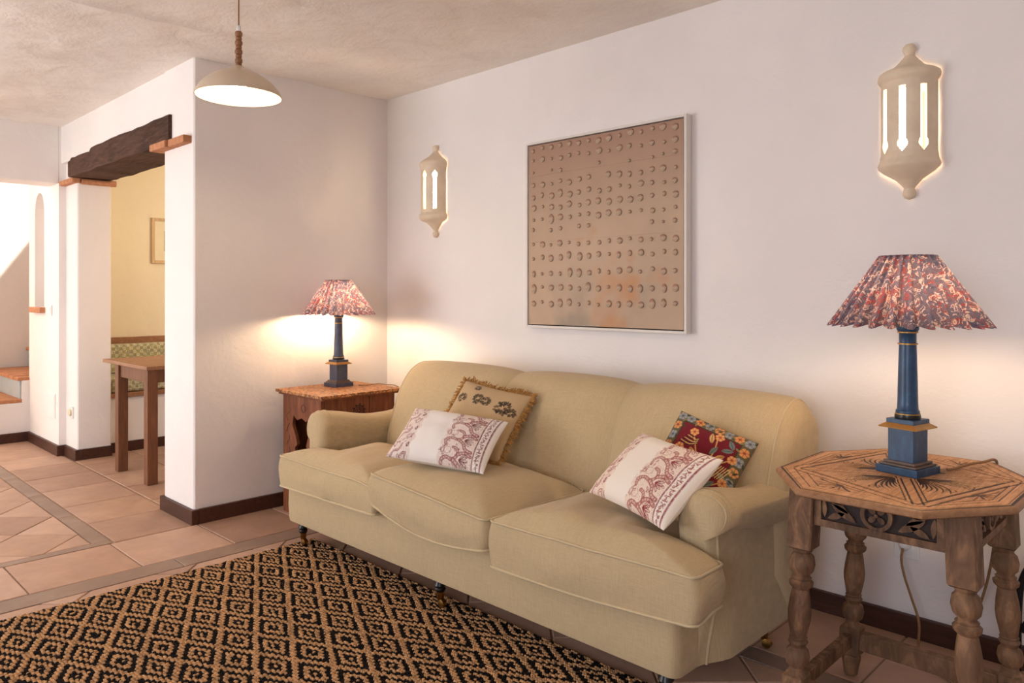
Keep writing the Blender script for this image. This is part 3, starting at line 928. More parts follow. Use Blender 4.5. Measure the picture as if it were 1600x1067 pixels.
for nm, sel, mm in (('jute_pile', jute, M_jute), ('black_pile', ~jute, M_blk)):
    x = GX[sel] + NR.uniform(-.0012, .0012, sel.sum()); y = GY[sel] + NR.uniform(-.0014, .0014, sel.sum()); n = len(x)
    hz = NR.uniform(.0105, .0140, n) + (0.0008 if nm == 'jute_pile' else -0.0012); an = NR.uniform(-.35, .35, n) + 0.25
    rings = []
    for k, (rx, ry, zf) in enumerate(((.0054, .0066, 0.45), (.0040, .0050, 0.92))):
        for j in range(6):
            a = 2 * PI * j / 6; lx = rx * np.cos(a); ly = ry * np.sin(a)
            rings.append(np.stack([x + lx * np.cos(an) - ly * np.sin(an), y + lx * np.sin(an) + ly * np.cos(an), hz * zf + 0.002], -1))
    V = np.stack(rings, 1)                         # n,18,3
    V -= np.array([(RX0 + RX1) / 2, (RY0 + RY1) / 2, 0])
    base = (np.arange(n) * 12)[:, None]
    F4 = np.concatenate([base + np.array([[j, (j + 1) % 6, 6 + (j + 1) % 6, 6 + j]]) for j in range(6)] +
                        [base + np.array([[6, 7, 8, 9]]), base + np.array([[6, 9, 10, 11]])], 0)
    me = bpy.data.meshes.new(nm); me.vertices.add(n * 12); me.vertices.foreach_set('co', V.astype(np.float32).ravel())
    me.loops.add(F4.size); me.loops.foreach_set('vertex_index', F4.astype(np.int32).ravel())
    me.polygons.add(len(F4)); me.polygons.foreach_set('loop_start', np.arange(0, F4.size, 4, dtype=np.int32))
    me.update(calc_edges=True); me.materials.append(mm); me.polygons.foreach_set('use_smooth', [True] * len(F4))
    o = bpy.data.objects.new(nm, me); COL.objects.link(o); o.parent = rug; o['kind'] = 'stuff'

# ------------------------------------------------------------------ octagonal table
OT = thing('octagonal_table', 'octagonal carved wooden side table on turned legs right of the sofa', 'table', (-0.69, 2.27, 0))
HT = 0.712
OX, OY, CX_, CY_ = 0.300, 0.362, 0.150, 0.155       # half sizes; half lengths of the straight edges: front/back along x, sides along y


def octo(o=0.0):
    x, y = OX - o, OY - o; k = o * 0.42
    a, c = CX_ - k, CY_ - k
    return [(-a, -y), (a, -y), (x, -c), (x, c), (a, y), (-a, y), (-x, c), (-x, -c)]


def octo_r(th):
    """distance from the centre to the edge of the unit-offset outline"""
    P = octo(0); dx, dy = math.cos(th), math.sin(th); best = 9
    for i in range(8):
        (x1, y1), (x2, y2) = P[i], P[(i + 1) % 8]; ex, ey = x2 - x1, y2 - y1; den = dx * ey - dy * ex
        if abs(den) < 1e-9: continue
        t = (x1 * ey - y1 * ex) / den; s = (x1 * dy - y1 * dx) / den
        if t > 0 and -1e-6 <= s <= 1 + 1e-6: best = min(best, t)
    return best


W_, H_ = 2 * OX, 2 * OY
cv = Canvas(W_, H_, 0.0008, (206, 156, 110))
for _ in range(2600):
    x, y = RND.uniform(0, W_), RND.uniform(0, H_); L = RND.uniform(.02, .09)
    cv.stroke([(x, y), (x + jit(.003), y + L)], RND.uniform(.0008, .0024), RND.choice([(172, 118, 74), (210, 158, 108), (184, 130, 84), (160, 106, 66)]), 0.5)
dk = (44, 27, 19); sh = (112, 72, 46)


def L_(p): return (p[0] + OX, p[1] + OY)


def line(p, q_, w=0.0028, c=dk): cv.stroke([L_(p), L_(q_)], w, c)


for off, w in ((0.015, 0.0065), (0.023, 0.0018), (0.046, 0.0024)):
    P = octo(off); cv.stroke([L_(p) for p in P + P[:1]], w, dk)
# bands: a square through every other corner, spokes from the centre to those corners, carved fields between
Po = [np.array(p) for p in octo(0.048)]
Q4 = [Po[7], Po[1], Po[3], Po[5]]; C4 = [Po[0], Po[2], Po[4], Po[6]]


def inside(p, T, m):
    for i in range(3):
        a_, c_, e_ = T[i], T[(i + 1) % 3], T[(i + 2) % 3]; n_ = np.array([-(c_ - a_)[1], (c_ - a_)[0]]); n_ = n_ / np.linalg.norm(n_)
        if n_ @ (e_ - a_) < 0: n_ = -n_
        if n_ @ (p - a_) < m: return False
    return True


for k in range(4):
    a_, c_ = Q4[k], Q4[(k + 1) % 4]; n_ = np.array([(c_ - a_)[1], -(c_ - a_)[0]]); n_ = n_ / np.linalg.norm(n_)
    u_ = (c_ - a_) / np.linalg.norm(c_ - a_)
    for s_ in (-0.012, 0.012): line(a_ + n_ * s_ + u_ * .012, c_ + n_ * s_ - u_ * .012, 0.0048)
    d_ = a_ / np.linalg.norm(a_); m_ = np.array([-d_[1], d_[0]])
    for s_ in (-0.012, 0.012): line(d_ * 0.05 + m_ * s_, a_ - d_ * .016 + m_ * s_, 0.0046)
    # swirling acanthus inside the field between two spokes
    T = [np.zeros(2), a_, c_]; cen_ = (a_ + c_) / 3; ax_ = (a_ + c_) / np.linalg.norm(a_ + c_)
    fl = [p_ + (sum(T) / 3 - p_) * 0.24 for p_ in T]
    cv.stroke([L_(p_) for p_ in fl + fl[:1]], 0.0035, dk)
    px_ = np.array([-ax_[1], ax_[0]])
    for side in (-1, 1):
        for q in range(9):                                   # long curling leaves fanning out from the centre
            t_ = q / 8; ang = math.atan2(ax_[1], ax_[0]) + side * (0.02 + 0.62 * t_)
            P = [cen_ * (0.34 + 0.10 * t_) + px_ * side * 0.003 * q]
            for i in range(26):
                ang += side * (0.020 + 0.030 * t_) * (1 if i < 16 else 3.0); P.append(P[-1] + 0.0062 * np.array([math.cos(ang), math.sin(ang)]))
                if not inside(P[-1], fl, 0.004): P.pop(); break
            if len(P) < 4: continue
            for i in range(len(P) - 1):
                w_ = 0.0022 + 0.0046 * math.sin(PI * (i + .5) / (len(P) - 1))
                cv.stroke([L_(P[i]), L_(P[i + 1])], w_, dk if q % 2 == 0 else (74, 46, 31))
            cv.stroke([L_(p + px_ * side * .0045) for p in P], 0.0016, (228, 182, 132))  # pale line beside each leaf: painted highlight along the carving
        lob = cen_ * 1.22 + px_ * side * 0.034
        sp = [lob + (0.003 + 0.0011 * i) * np.array([math.cos(.55 * i * side), math.sin(.55 * i * side)]) for i in range(16)]
        sp = [p for p in sp if inside(p, fl, 0.003)]
        if len(sp) > 3: cv.stroke([L_(p) for p in catmull(sp, 4)], 0.0032, dk)
    # leaf spray in the outer triangle
    T = [a_, C4[k], c_]; mid_ = (a_ + c_) / 2; out_ = C4[k] - mid_; L0 = np.linalg.norm(out_); aa = math.atan2(out_[1], out_[0])
    ins = [p_ + (sum(T) / 3 - p_) * 0.30 for p_ in T]
    cv.stroke([L_(p_) for p_ in ins + ins[:1]], 0.0026, dk)
    for q in range(9):
        a2 = aa + (q - 4) * 0.36; o_ = mid_ + out_ * 0.22
        P = [o_ + (0.006 * i) * np.array([math.cos(a2 + .03 * i * (q - 4) / 4), math.sin(a2 + .03 * i * (q - 4) / 4)]) for i in range(14)]
        P = [p_ for p_ in P if inside(p_, ins, 0.004)]
        if len(P) > 2: cv.stroke([L_(p_) for p_ in P], 0.0058 if q % 2 else 0.0042, dk if q % 2 else sh)

NTH = 720; NRG = 170
th = np.arange(NTH) / NTH * 2 * PI; RR = np.array([octo_r(t) for t in th])
rho = np.linspace(0.01, 0.958, NRG)
XX = (rho[:, None] * RR[None] * np.cos(th)[None]); YY = (rho[:, None] * RR[None] * np.sin(th)[None])
colr = cv.read(XX + OX, YY + OY); lum = colr.mean(-1); base_l = np.array(lin((206, 156, 110))).mean()
ZZ = HT - 0.0016 * np.clip(1 - lum / base_l, 0, 1)
rows = list(np.stack([XX, YY, ZZ], -1)); cl = list(colr)
edge_c = np.array(lin((166, 124, 90)))
for r, z in ((0.966, HT - .001), (0.985, HT - .004), (0.997, HT - .008), (1.0, HT - .012), (0.995, HT - .017), (0.98, HT - .020), (0.93, HT - .021), (0.05, HT - .021)):
    rows.append(np.stack([r * RR * np.cos(th), r * RR * np.sin(th), np.full(NTH, z)], -1)); cl.append(np.tile(edge_c, (NTH, 1)))
b = MB().grid(rows, cv=True); b.f.append(tuple(range(NTH))); b.f.append(tuple((len(rows) - 1) * NTH + k for k in range(NTH)))
ob = b.build('table_top', M_carved, OT, smooth=40); colour(ob, np.array(cl).reshape(-1, 3)); ob['label'] = 'carved octagonal top with stained grooves and painted highlights'

# turned legs, splayed
LEGP = [(0.031, 0.0, 's'), (0.031, 0.165, 's')]


def turned_leg(tx, ty, bx, by):
    zt = HT - 0.021
    axis = Vector((tx - bx, ty - by, zt)); bb = MB()

    def cen(z): k = z / zt; return Vector((bx + (tx - bx) * k, by + (ty - by) * k, z))
    pr = [(0.012, 0.0), (0.021, 0.004), (0.024, 0.03), (0.028, 0.05), (0.028, 0.062), (0.022, 0.070)]
    bb.add(*sweep(cen, pr, 16))
    bb.add(*sqr(cen, 0.068, 0.158, 0.030))
    pr = [(0.028, 0.158), (0.020, 0.166), (0.020, 0.176), (0.029, 0.186), (0.033, 0.205), (0.029, 0.224), (0.020, 0.232), (0.022, 0.238), (0.027, 0.246), (0.022, 0.254), (0.0245, 0.258), (0.0215, 0.262), (0.024, 0.275),
          (0.030, 0.31), (0.031, 0.33), (0.028, 0.36), (0.024, 0.385), (0.022, 0.395), (0.031, 0.404), (0.033, 0.414), (0.024, 0.422), (0.027, 0.426), (0.021, 0.431), (0.022, 0.436), (0.031, 0.446), (0.035, 0.465), (0.031, 0.486), (0.022, 0.496), (0.027, 0.504), (0.022, 0.512)]
    bb.add(*sweep(cen, pr, 20)); bb.add(*sqr(cen, 0.510, zt, 0.034))
    return bb.build('leg', M_oak, OT, smooth=40)


def sweep(cen, pr, n):
    v = []; f = []
    for r, z in pr:
        c = cen(z)
        for i in range(n): v.append((c.x + r * math.cos(2 * PI * i / n), c.y + r * math.sin(2 * PI * i / n), z))
    for j in range(len(pr) - 1):
        for i in range(n): f.append((j * n + i, j * n + (i + 1) % n, (j + 1) * n + (i + 1) % n, (j + 1) * n + i))
    f.append(tuple(range(n))); f.append(tuple((len(pr) - 1) * n + i for i in range(n))); return v, f


def sqr(cen, z0, z1, hw):
    v = []; f = []; e = 0.004; lv = [(z0, hw - e), (z0 + e, hw), (z1 - e, hw), (z1, hw - e)]
    for z, w in lv:
        c = cen(z)
        for sx_, sy_ in ((-1, -1), (1, -1), (1, 1), (-1, 1)):
            if sx_ * sy_ > 0: v += [(c.x + sx_ * w, c.y + sy_ * (w - e), z), (c.x + sx_ * (w - e), c.y + sy_ * w, z)]
            else: v += [(c.x + sx_ * (w - e), c.y + sy_ * w, z), (c.x + sx_ * w, c.y + sy_ * (w - e), z)]
    for j in range(3):
        for i in range(8): f.append((j * 8 + i, j * 8 + (i + 1) % 8, (j + 1) * 8 + (i + 1) % 8, (j + 1) * 8 + i))
    f.append(tuple(range(8))); f.append(tuple(24 + i for i in range(8))); return v, f


LT, LB = (0.192, 0.196), (0.222, 0.212)
for sx_ in (-1, 1):
    for sy_ in (-1, 1):
        turned_leg(sx_ * LT[0], sy_ * LT[1], sx_ * LB[0], sy_ * LB[1])
for sy_ in (-1, 1):
    y = sy_ * 0.209
    MB().box(-0.19, 0.19, y - 0.017, y + 0.017, 0.09, 0.145, 0.004).build('stretcher', M_oak, OT)
for sx_ in (-1, 1):
    x = sx_ * 0.219
    MB().box(x - 0.013, x + 0.013, -0.185, 0.185, 0.098, 0.14, 0.004).build('stretcher', M_oak, OT)


def apron(name, L, Mx):
    """carved panel: local a along, b up, c outwards"""
    z0, z1 = -0.105, 0.0; body = MB().prism(rect(-L, L, z0, z1), 0.0, 0.016, Mx).build(name, M_oakd, OT)
    fr = MB()
    fr.prism(rect(-L, L, z0, z0 + 0.019), 0.014, 0.026, Mx); fr.prism(rect(-L, L, -0.012, 0), 0.014, 0.026, Mx)
    for s in (-1, 1): fr.prism(rect(min(s * L, s * (L - .018)), max(s * L, s * (L - .018)), z0 + .019, -.012), 0.014, 0.026, Mx)
    fr.build('panel_frame', M_oak, body)
    zc = (z0 + .019 - .012) / 2; R1 = 0.040
    ring = [(R1 * math.cos(2 * PI * k / 32), zc + R1 * math.sin(2 * PI * k / 32)) for k in range(32)]
    hole = [(R1 * .74 * math.cos(2 * PI * k / 32), zc + R1 * .74 * math.sin(2 * PI * k / 32)) for k in range(32)]
    MB().prism(ring, 0.014, 0.025, Mx, [hole]).build('ring', M_oak, body)
    ro = MB()
    for k in range(4):
        a = PI / 4 + k * PI / 2; pet = []
        for i in range(12):
            q = 2 * PI * i / 12; px, py = 0.016 + 0.0105 * math.cos(q), 0.0075 * math.sin(q); pet.append((px * math.cos(a) - py * math.sin(a), zc + px * math.sin(a) + py * math.cos(a)))
        ro.prism(pet, 0.014, 0.022, Mx)
    ro.prism([(0.005 * math.cos(2 * PI * k / 12), zc + 0.005 * math.sin(2 * PI * k / 12)) for k in range(12)], 0.014, 0.026, Mx)
    ro.build('rosette', M_oak, body)
    for s in (-1, 1):
        lf = MB()
        for (x0, y0, a, LL, wd) in ((0.052, -0.030, 0.55, 0.075, 0.022), (0.128, 0.030, 3.75, 0.07, 0.018), (0.125, -0.032, 2.7, 0.05, 0.017), (0.055, 0.030, -0.35, 0.055, 0.015), (0.133, -0.030, 1.5, 0.05, 0.014)):
            if x0 > L - 0.02: x0 = L - 0.024
            pts = []
            for i in range(9): t = i / 8; pts.append((t * LL, wd / 2 * math.sin(PI * t) ** .8))
            for i in range(7, 0, -1): t = i / 8; pts.append((t * LL, -wd / 2 * math.sin(PI * t) ** .8))
            o_ = [(s * (x0 + px * math.cos(a) - py * math.sin(a)), zc + y0 + px * math.sin(a) + py * math.cos(a)) for px, py in pts]
            o_ = [(max(-L + .02, min(L - .02, x)), max(z0 + .021, min(-.014, z))) for x, z in o_]
            lf.prism(o_, 0.014, 0.0215, Mx)
        lf.build('leaf_carving', M_oak, body)


zt = HT - 0.022
apron('apron', 0.160, Matrix(((1, 0, 0, 0), (0, 0, -1, -0.194), (0, 1, 0, zt), (0, 0, 0, 1))))
apron('apron', 0.160, Matrix(((-1, 0, 0, 0), (0, 0, 1, 0.194), (0, 1, 0, zt), (0, 0, 0, 1))))
apron('apron', 0.162, Matrix(((0, 0, 1, 0.190), (1, 0, 0, 0), (0, 1, 0, zt), (0, 0, 0, 1))))
apron('apron', 0.162, Matrix(((0, 0, -1, -0.190), (-1, 0, 0, 0), (0, 1, 0, zt), (0, 0, 0, 1))))

# ------------------------------------------------------------------ carved chest table by the corner
CT = thing('carved_side_table', 'small carved brown wooden table with cut out sides in the corner', 'table', (-3.672, 2.355, 0))
M_chtop = NT('carved_chest_top'); t = M_chtop
vo = t.n('ShaderNodeTexVoronoi'); vo.feature = 'DISTANCE_TO_EDGE'; vo.inputs['Scale'].default_value = 34; t.l(t.co.outputs['Object'], vo.inputs['Vector'])
g = t.noise(6, 6, 0.6, t.mapped((1, 9, 9)))
cc = t.ramp(g, [(0.3, lin((170, 108, 62))), (0.7, lin((214, 152, 96)))])
cc = t.mix(t.ramp(vo.outputs['Distance'], [(0.05, (0.75,) * 3), (0.14, (0.0,) * 3)]), cc, lin((92, 50, 28)))
t.l(cc, t.b.inputs['Base Color']); t.b.inputs['Roughness'].default_value = 0.5; t.l(t.bump(vo.outputs['Distance'], 0.4, 0.004), t.b.inputs['Normal'])
HC = 0.68
b = MB(); b.box(-0.240, 0.240, -0.262, 0.262, HC - 0.016, HC, 0.003); b.build('table_top', M_chtop.m, CT)
b = MB(); b.box(-0.228, 0.228, -0.250, 0.250, HC - 0.028, HC - 0.016, 0.004); b.build('top_moulding', M_chest, CT)
hole = [(-.098, .49), (-.084, .545), (-.045, .522), (0, .538), (.045, .522), (.084, .545), (.098, .49), (.062, .43), (.046, .39), (.072, .368), (.064, .335), (.064, .10), (-.064, .10), (-.064, .335), (-.072, .368), (-.046, .39), (-.062, .43)]
bx0, by0 = 0.196, 0.228
for s in (-1, 1):
    Mx = Matrix(((1, 0, 0, 0), (0, 0, -s, s * by0 if s < 0 else by0), (0, 1, 0, 0), (0, 0, 0, 1)))
    Mx = Matrix(((1, 0, 0, 0), (0, 0, 1, s * by0 - 0.009), (0, 1, 0, 0), (0, 0, 0, 1)))
    side = MB().prism(rect(-bx0, bx0, 0.0, HC - .028), 0.0, 0.018, Mx, [hole]).build('side_panel', M_chest, CT)
    yo = s * by0 + s * 0.0095
    c = MB()
    for k in range(1): c.tube([(0.02 + (0.020 - .007 * k) * math.cos(2 * PI * i / 20), yo, 0.592 + (0.020 - .007 * k) * math.sin(2 * PI * i / 20)) for i in range(20)], 0.0016, 5, True)
    c.build('carved_ring', M_oakd, side, smooth=60)
    for xx in (-.14, .14):
        for k in range(7): MB().tube([(xx + .02 * math.sin(k), yo, 0.12 + .065 * k), (xx - .02 * math.cos(k), yo, .15 + .065 * k), (xx + .012, yo, .17 + .065 * k)], 0.0015, 5).build('carved_scroll', M_oakd, side, smooth=60)
yb_ = [-0.219, -0.076, 0.069, 0.219]
for s in (-1, 1):
    for k in range(3):
        x = s * (bx0 - 0.006 - (0.004 if k == 1 else 0))
        pk = MB().box(x - 0.008, x + 0.008, yb_[k] + .0015, yb_[k + 1] - .0015, 0.02, HC - .028, 0.002).build('plank', M_chest, CT)
        if k == 1 and s > 0:
            c = MB(); xo = x + 0.0085
            for r in (0.009, 0.018, 0.027): c.tube([(xo, r * 1.15 * math.cos(2 * PI * i / 24), 0.575 + r * math.sin(2 * PI * i / 24)) for i in range(24)], 0.0024, 5, True)
            for q in range(10):
                a = 2 * PI * q / 10; c.tube([(xo, .031 * math.cos(a), .575 + .027 * math.sin(a)), (xo, .048 * math.cos(a + .16), .575 + .038 * math.sin(a + .16)), (xo, .033 * math.cos(a + .3), .575 + .029 * math.sin(a + .3))], 0.0024, 5)
            c.build('rosette', M_oakd, pk, smooth=60)

# ------------------------------------------------------------------ table lamps
t = NT('marbled_shade_paper')
n1 = t.noise(15, 5, 0.62, t.mapped((1, 1, 1.5)), 2.0); n2 = t.noise(24, 4, 0.6, t.mapped((1.3, 1, 1.2)), 2.6); n3 = t.noise(14, 4, 0.6, t.mapped((1.0, 1.2, 1.3), (0.5, 0.2, 0.1)), 2.2)
c = t.ramp(n1, [(0.38, lin((66, 64, 84))), (0.47, lin((92, 84, 98))), (0.54, lin((74, 70, 88))), (0.60, lin((104, 78, 84))), (0.68, lin((70, 66, 84)))])
c = t.mix(t.ramp(n3, [(0.545, (0,) * 3), (0.575, (0.9,) * 3), (0.60, (0.9,) * 3), (0.63, (0,) * 3)]), c, lin((132, 52, 46)))
c = t.mix(t.ramp(n2, [(0.545, (0,) * 3), (0.575, (0.85,) * 3), (0.61, (0.85,) * 3), (0.64, (0,) * 3)]), c, lin((190, 164, 156)))
t.l(c, t.b.inputs['Base Color']); t.b.inputs['Roughness'].default_value = 0.8
tr = t.n('ShaderNodeBsdfTranslucent'); t.l(c, tr.inputs['Color']); ms = t.n('ShaderNodeMixShader'); ms.inputs[0].default_value = 0.32
t.l(t.b.outputs[0], ms.inputs[1]); t.l(tr.outputs[0], ms.inputs[2]); t.l(ms.outputs[0], t.out.inputs['Surface'])
M_shade = t.m


def lamp_paint(name, c1, c2):
    t = NT(name); n = t.noise(22, 6, 0.7, t.mapped((1, 1, .5)), 0.6)
    t.l(t.ramp(n, [(0.3, lin(c1)), (0.55, lin([(a + b_) / 2 for a, b_ in zip(c1, c2)])), (0.75, lin(c2))]), t.b.inputs['Base Color'])
    t.b.inputs['Roughness'].default_value = 0.35; return t.m


def table_lamp(label, loc, rz, paint, tilt, strength):
    T = thing('table_lamp', label, 'lamp', loc, (0, tilt, rz), group='matching table lamps with pleated shades')
    b = MB(); b.box(-.0595, .0595, -.0595, .0595, 0, .021, .0015); b.build('plinth', paint, T)
    b = MB(); b.box(-.0525, .0525, -.0525, .0525, .021, .027, .002); b.box(-.046, .046, -.046, .046, .027, .035, .003); b.build('plinth_moulding', M_bronze, T)
    MB().box(-.0365, .0365, -.0365, .0365, .034, .127, .001).build('pedestal', paint, T)
    b = MB(); v = []
    for z, w in ((.124, .039), (.127, .054), (.130, .0545), (.140, .040)):
        v.append([(-w, -w, z), (w, -w, z), (w, w, z), (-w, w, z)])
    b.grid(v, cv=True); b.f.append((0, 1, 2, 3)); b.f.append((12, 13, 14, 15)); b.build('gilt_cornice', M_gold, T)
    MB().box(-.040, .040, -.040, .040, .139, .152, .0015).build('cap', paint, T)
    b = MB(); b.lathe([(.020, .151), (.033, .152), (.034, .158), (.033, .164), (.028, .167)], 28); b.build('column_foot', M_black, T, smooth=40)
    b = MB(); b.lathe([(.027, .166), (.031, .168), (.031, .174), (.0275, .178), (.0265, .20), (.0255, .25), (.0235, .33), (.0225, .362), (.0225, .392), (.025, .396), (.029, .404), (.029, .412), (.02, .413)], 28); b.build('column', paint, T, smooth=40)
    for z, r in ((.1655, .0325), (.363, .0265), (.3955, .027)):
        MB().lathe([(r - .004, z - .0025), (r, z - .0015), (r, z + .0015), (r - .004, z + .0025)], 28).build('gilt_ring', M_gold, T, smooth=40)
    b = MB(); b.lathe([(.018, .412), (.034, .414), (.034, .418), (.014, .420), (.013, .430), (.010, .431)], 20); b.build('bulb_holder', M_brass, T, smooth=40)
    b = MB(); b.lathe([(.010, .430), (.016, .436), (.027, .452), (.031, .467), (.027, .483), (.016, .495), (.004, .499)], 16); b.build('bulb', glow('warm_bulb', (1.0, 0.73, 0.45), strength), T, smooth=179)
    # knife pleated shade with its wire ring
    NP = 27; rows = []
    for k in range(19):
        u = k / 18; z = .612 - u * .196; r0 = .070 + u * .124; amp = .0045 + .0150 * u; row = []
        for p in range(NP):
            for q, (fr_, s) in enumerate(((0.0, -1), (0.25, -0.1), (0.5, 0.8), (0.72, 1.0), (0.82, .6), (0.92, -.5))):
                a = 2 * PI * (p + fr_) / NP; r = r0 + amp * s
                zz = z - (.0045 * s * u) ; row.append((r * math.cos(a), r * math.sin(a), zz))
        rows.append(row)
    MB().grid(rows, cv=True).build('pleated_shade', M_shade, T, smooth=25)
    b = MB(); b.tube([(.066 * math.cos(2 * PI * k / 28), .066 * math.sin(2 * PI * k / 28), .595) for k in range(28)], .0018, 6, True)
    for k in range(3):
        a = 2 * PI * k / 3; b.tube([(.066 * math.cos(a), .066 * math.sin(a), .595), (.012 * math.cos(a), .012 * math.sin(a), .560), (.012 * math.cos(a), .012 * math.sin(a), .45)], .0015, 6)
    b.lathe([(.010, .548), (.040, .549), (.040, .552), (.010, .554)], 24)  # added disc that blocks part of the bulb's upward light
    b.build('shade_carrier_and_baffle', M_brass, T, smooth=60)
    return T


M_bronze = mat('bronzed_moulding', (104, 84, 72), 0.45, 0.15, 30)
table_lamp('blue column table lamp with pleated marbled shade on the octagonal table', (-0.69, 2.305, HT + 0.0005), math.radians(-13), lamp_paint('blue_lacquer', (22, 48, 76), (52, 94, 128)), 0.0, 250)
table_lamp('grey blue column table lamp with pleated marbled shade on the corner table', (-3.765, 2.41, HC + 0.0005), math.radians(2), lamp_paint('grey_blue_lacquer', (52, 58, 76), (88, 92, 112)), 0.0, 520)

# cords
c = thing('lamp_cord', 'braided tan lamp cord running from the octagonal table to the wall socket', 'cord', (-0.6, 2.6, 0))
b = MB()
b.tube(catmull([(-.612, 2.39, HT + .006), (-.60, 2.42, HT + .006), (-.575, 2.47, HT + .014), (-.555, 2.54, HT + .012), (-.545, 2.63, HT + .005), (-.545, 2.648, HT - .03), (-.56, 2.66, .55), (-.565, 2.72, .46), (-.60, 2.80, .30), (-.64, 2.83, .16), (-.66, 2.80, .085), (-.60, 2.72, .02), (-.58, 2.62, .012)], 8), 0.0042, 8)
b.tube(catmull([(-.872, 2.868, .325), (-.868, 2.83, .29), (-.852, 2.81, .24), (-.825, 2.80, .17), (-.80, 2.79, .10), (-.792, 2.76, .02), (-.75, 2.70, .008), (-.66, 2.64, .008), (-.58, 2.62, .010)], 8), 0.0042, 8)
b.build('cord', M_cord, c, smooth=60, world=True)
b = MB(); b.lathe([(.010, 0), (.019, .004), (.019, .020), (.010, .032), (.005, .036)], 16, (-.872, 2.892, .325), Matrix.Rotation(PI / 2, 3, 'X')); b.build('plug', M_white, c, smooth=40, world=True)
s = thing('wall_socket', 'white wall socket with a plug behind the octagonal table', 'socket', (-.872, YW, .315))
MB().box(-.042, .042, -.010, 0.0, -.042, .042, .004).build('plate', M_white, s)
b = MB(); b.lathe([(.027, 0), (.027, .004), (.023, .005)], 24, (0, -.009, .0), Matrix.Rotation(PI / 2, 3, 'X')); b.build('socket_ring', M_white, s, smooth=40)
MB().tube(catmull([(-3.69, 2.495, HC + .004), (-3.66, 2.53, HC + .004), (-3.60, 2.57, HC + .012), (-3.55, 2.59, HC + .010), (-3.50, 2.625, HC + .003), (-3.49, 2.64, HC - .05), (-3.50, 2.66, .3)], 6), 0.003, 6).build('lamp_cord', M_cord, None, smooth=60)
tag(bpy.data.objects['lamp_cord.001'], 'thin dark lamp cord lying on the small corner table', 'cord')

# ------------------------------------------------------------------ painting
PW, PH = 0.958, 0.958
PT = thing('painting', 'large square beige relief picture with rows of pebble dots above the sofa', 'picture', (-2.222, YW, 1.518))
M_frame = mat('white_frame', (226, 216, 206), 0.5, 0.03)
t = NT('washed_canvas')
base = t.ramp(t.noise(1.6, 3, 0.5), [(0.3, lin((180, 152, 128))), (0.7, lin((200, 172, 146)))])
sep = t.n('ShaderNodeSeparateXYZ'); t.l(t.co.outputs['Object'], sep.inputs[0])
gr = t.n('ShaderNodeMapRange'); gr.inputs[1].default_value = -0.1; gr.inputs[2].default_value = -0.5; t.l(sep.outputs['Z'], gr.inputs[0])
patch = t.n('ShaderNodeMath', operation='MULTIPLY'); t.l(t.ramp(t.noise(3.1, 3, 0.5), [(0.45, (0,) * 3), (0.62, (0.75,) * 3)]), patch.inputs[0]); t.l(gr.outputs[0], patch.inputs[1])
base = t.mix(patch.outputs[0], base, lin((140, 132, 118)))
base = t.mix(t.ramp(t.noise(4.3, 2, 0.5, t.mapped((1, 1, 1), (0.4, 0.2, 0.9))), [(0.62, (0,) * 3), (0.74, (0.6,) * 3)]), base, lin((196, 134, 84)))
gr2 = t.n('ShaderNodeMapRange'); gr2.inputs[1].default_value = 0.1; gr2.inputs[2].default_value = 0.55; t.l(sep.outputs['Z'], gr2.inputs[0])
base = t.mix(gr2.outputs[0], base, lin((164, 124, 104)))
t.l(base, t.b.inputs['Base Color']); t.b.inputs['Roughness'].default_value = 0.9
t.l(t.bump(t.noise(160, 3), 0.3, 0.002), t.b.inputs['Normal']); M_canvas = t.m
x0, x1, z0, z1 = -PW / 2, PW / 2, -PH / 2, PH / 2
for q in ((x0, x0 + .012, z0, z1), (x1 - .012, x1, z0, z1), (x0 + .012, x1 - .012, z0, z0 + .012), (x0 + .012, x1 - .012, z1 - .012, z1)):
    MB().box(q[0], q[1], -0.045, -0.004, q[2], q[3], 0.0015).build('frame', M_frame, PT)
MB().box(x0 + .012, x1 - .012, -0.012, -0.006, z0 + .012, z1 - .012).build('frame_gap', M_oakd, PT)
MB().box(x0 + .017, x1 - .017, -0.040, -0.010, z0 + .017, z1 - .017, 0.002).build('canvas', M_canvas, PT)
for zz in (0.305, -0.035):
    MB().tube([(x0 + .02, -0.0402, zz - .004), (x0 + .3, -0.0402, zz + .001), (x1 - .02, -0.0402, zz + .003)], 0.0012, 5).build('scored_line', M_canvas, PT)
dot = MB().lathe([(0.86, 0.0), (1.0, 0.25), (0.96, 0.6), (0.75, 0.9), (0.3, 1.0)], 14, (0, 0, 0), Matrix.Rotation(PI / 2, 3, 'X'))
dots = dot.build('pebble_dot', M_canvas, PT, smooth=50); first = True
rowz = [0.437, 0.378, 0.318, 0.255, 0.195, 0.135, 0.078, 0.022, -0.055, -0.118, -0.198, -0.275, -0.350]
small = {3: 1, 4: 1}
for r, zz in enumerate(rowz):
    for k in range(15):
        if r == 2 and k in (1, 4, 5, 6, 8, 9, 11): continue
        if r == 7 and k in (1, 4, 7, 8, 9, 10, 11): continue
        if r == 3 and k == 7: continue
        o = dots if first else dots.copy()
        if not first: COL.objects.link(o); o.parent = PT
        first = False
        sz = RND.choice([0.008, 0.010, 0.012, 0.014, 0.015]) if r not in (2, 7) else RND.choice([.006, .007, .010])
        el = RND.choice([1.0, 1.0, 1.1, 1.3, 1.5]) if r > 8 or RND.random() < .3 else 1.0
        o.location = (-0.425 + k * 0.0605 + jit(.004), -0.0398, zz + jit(.007)); o.scale = (sz * 1.12, 0.009, sz * el * 1.12)

# ------------------------------------------------------------------ wall sconces
M_bulbs = glow('sconce_bulb', (1.0, 0.80, 0.52), 40)


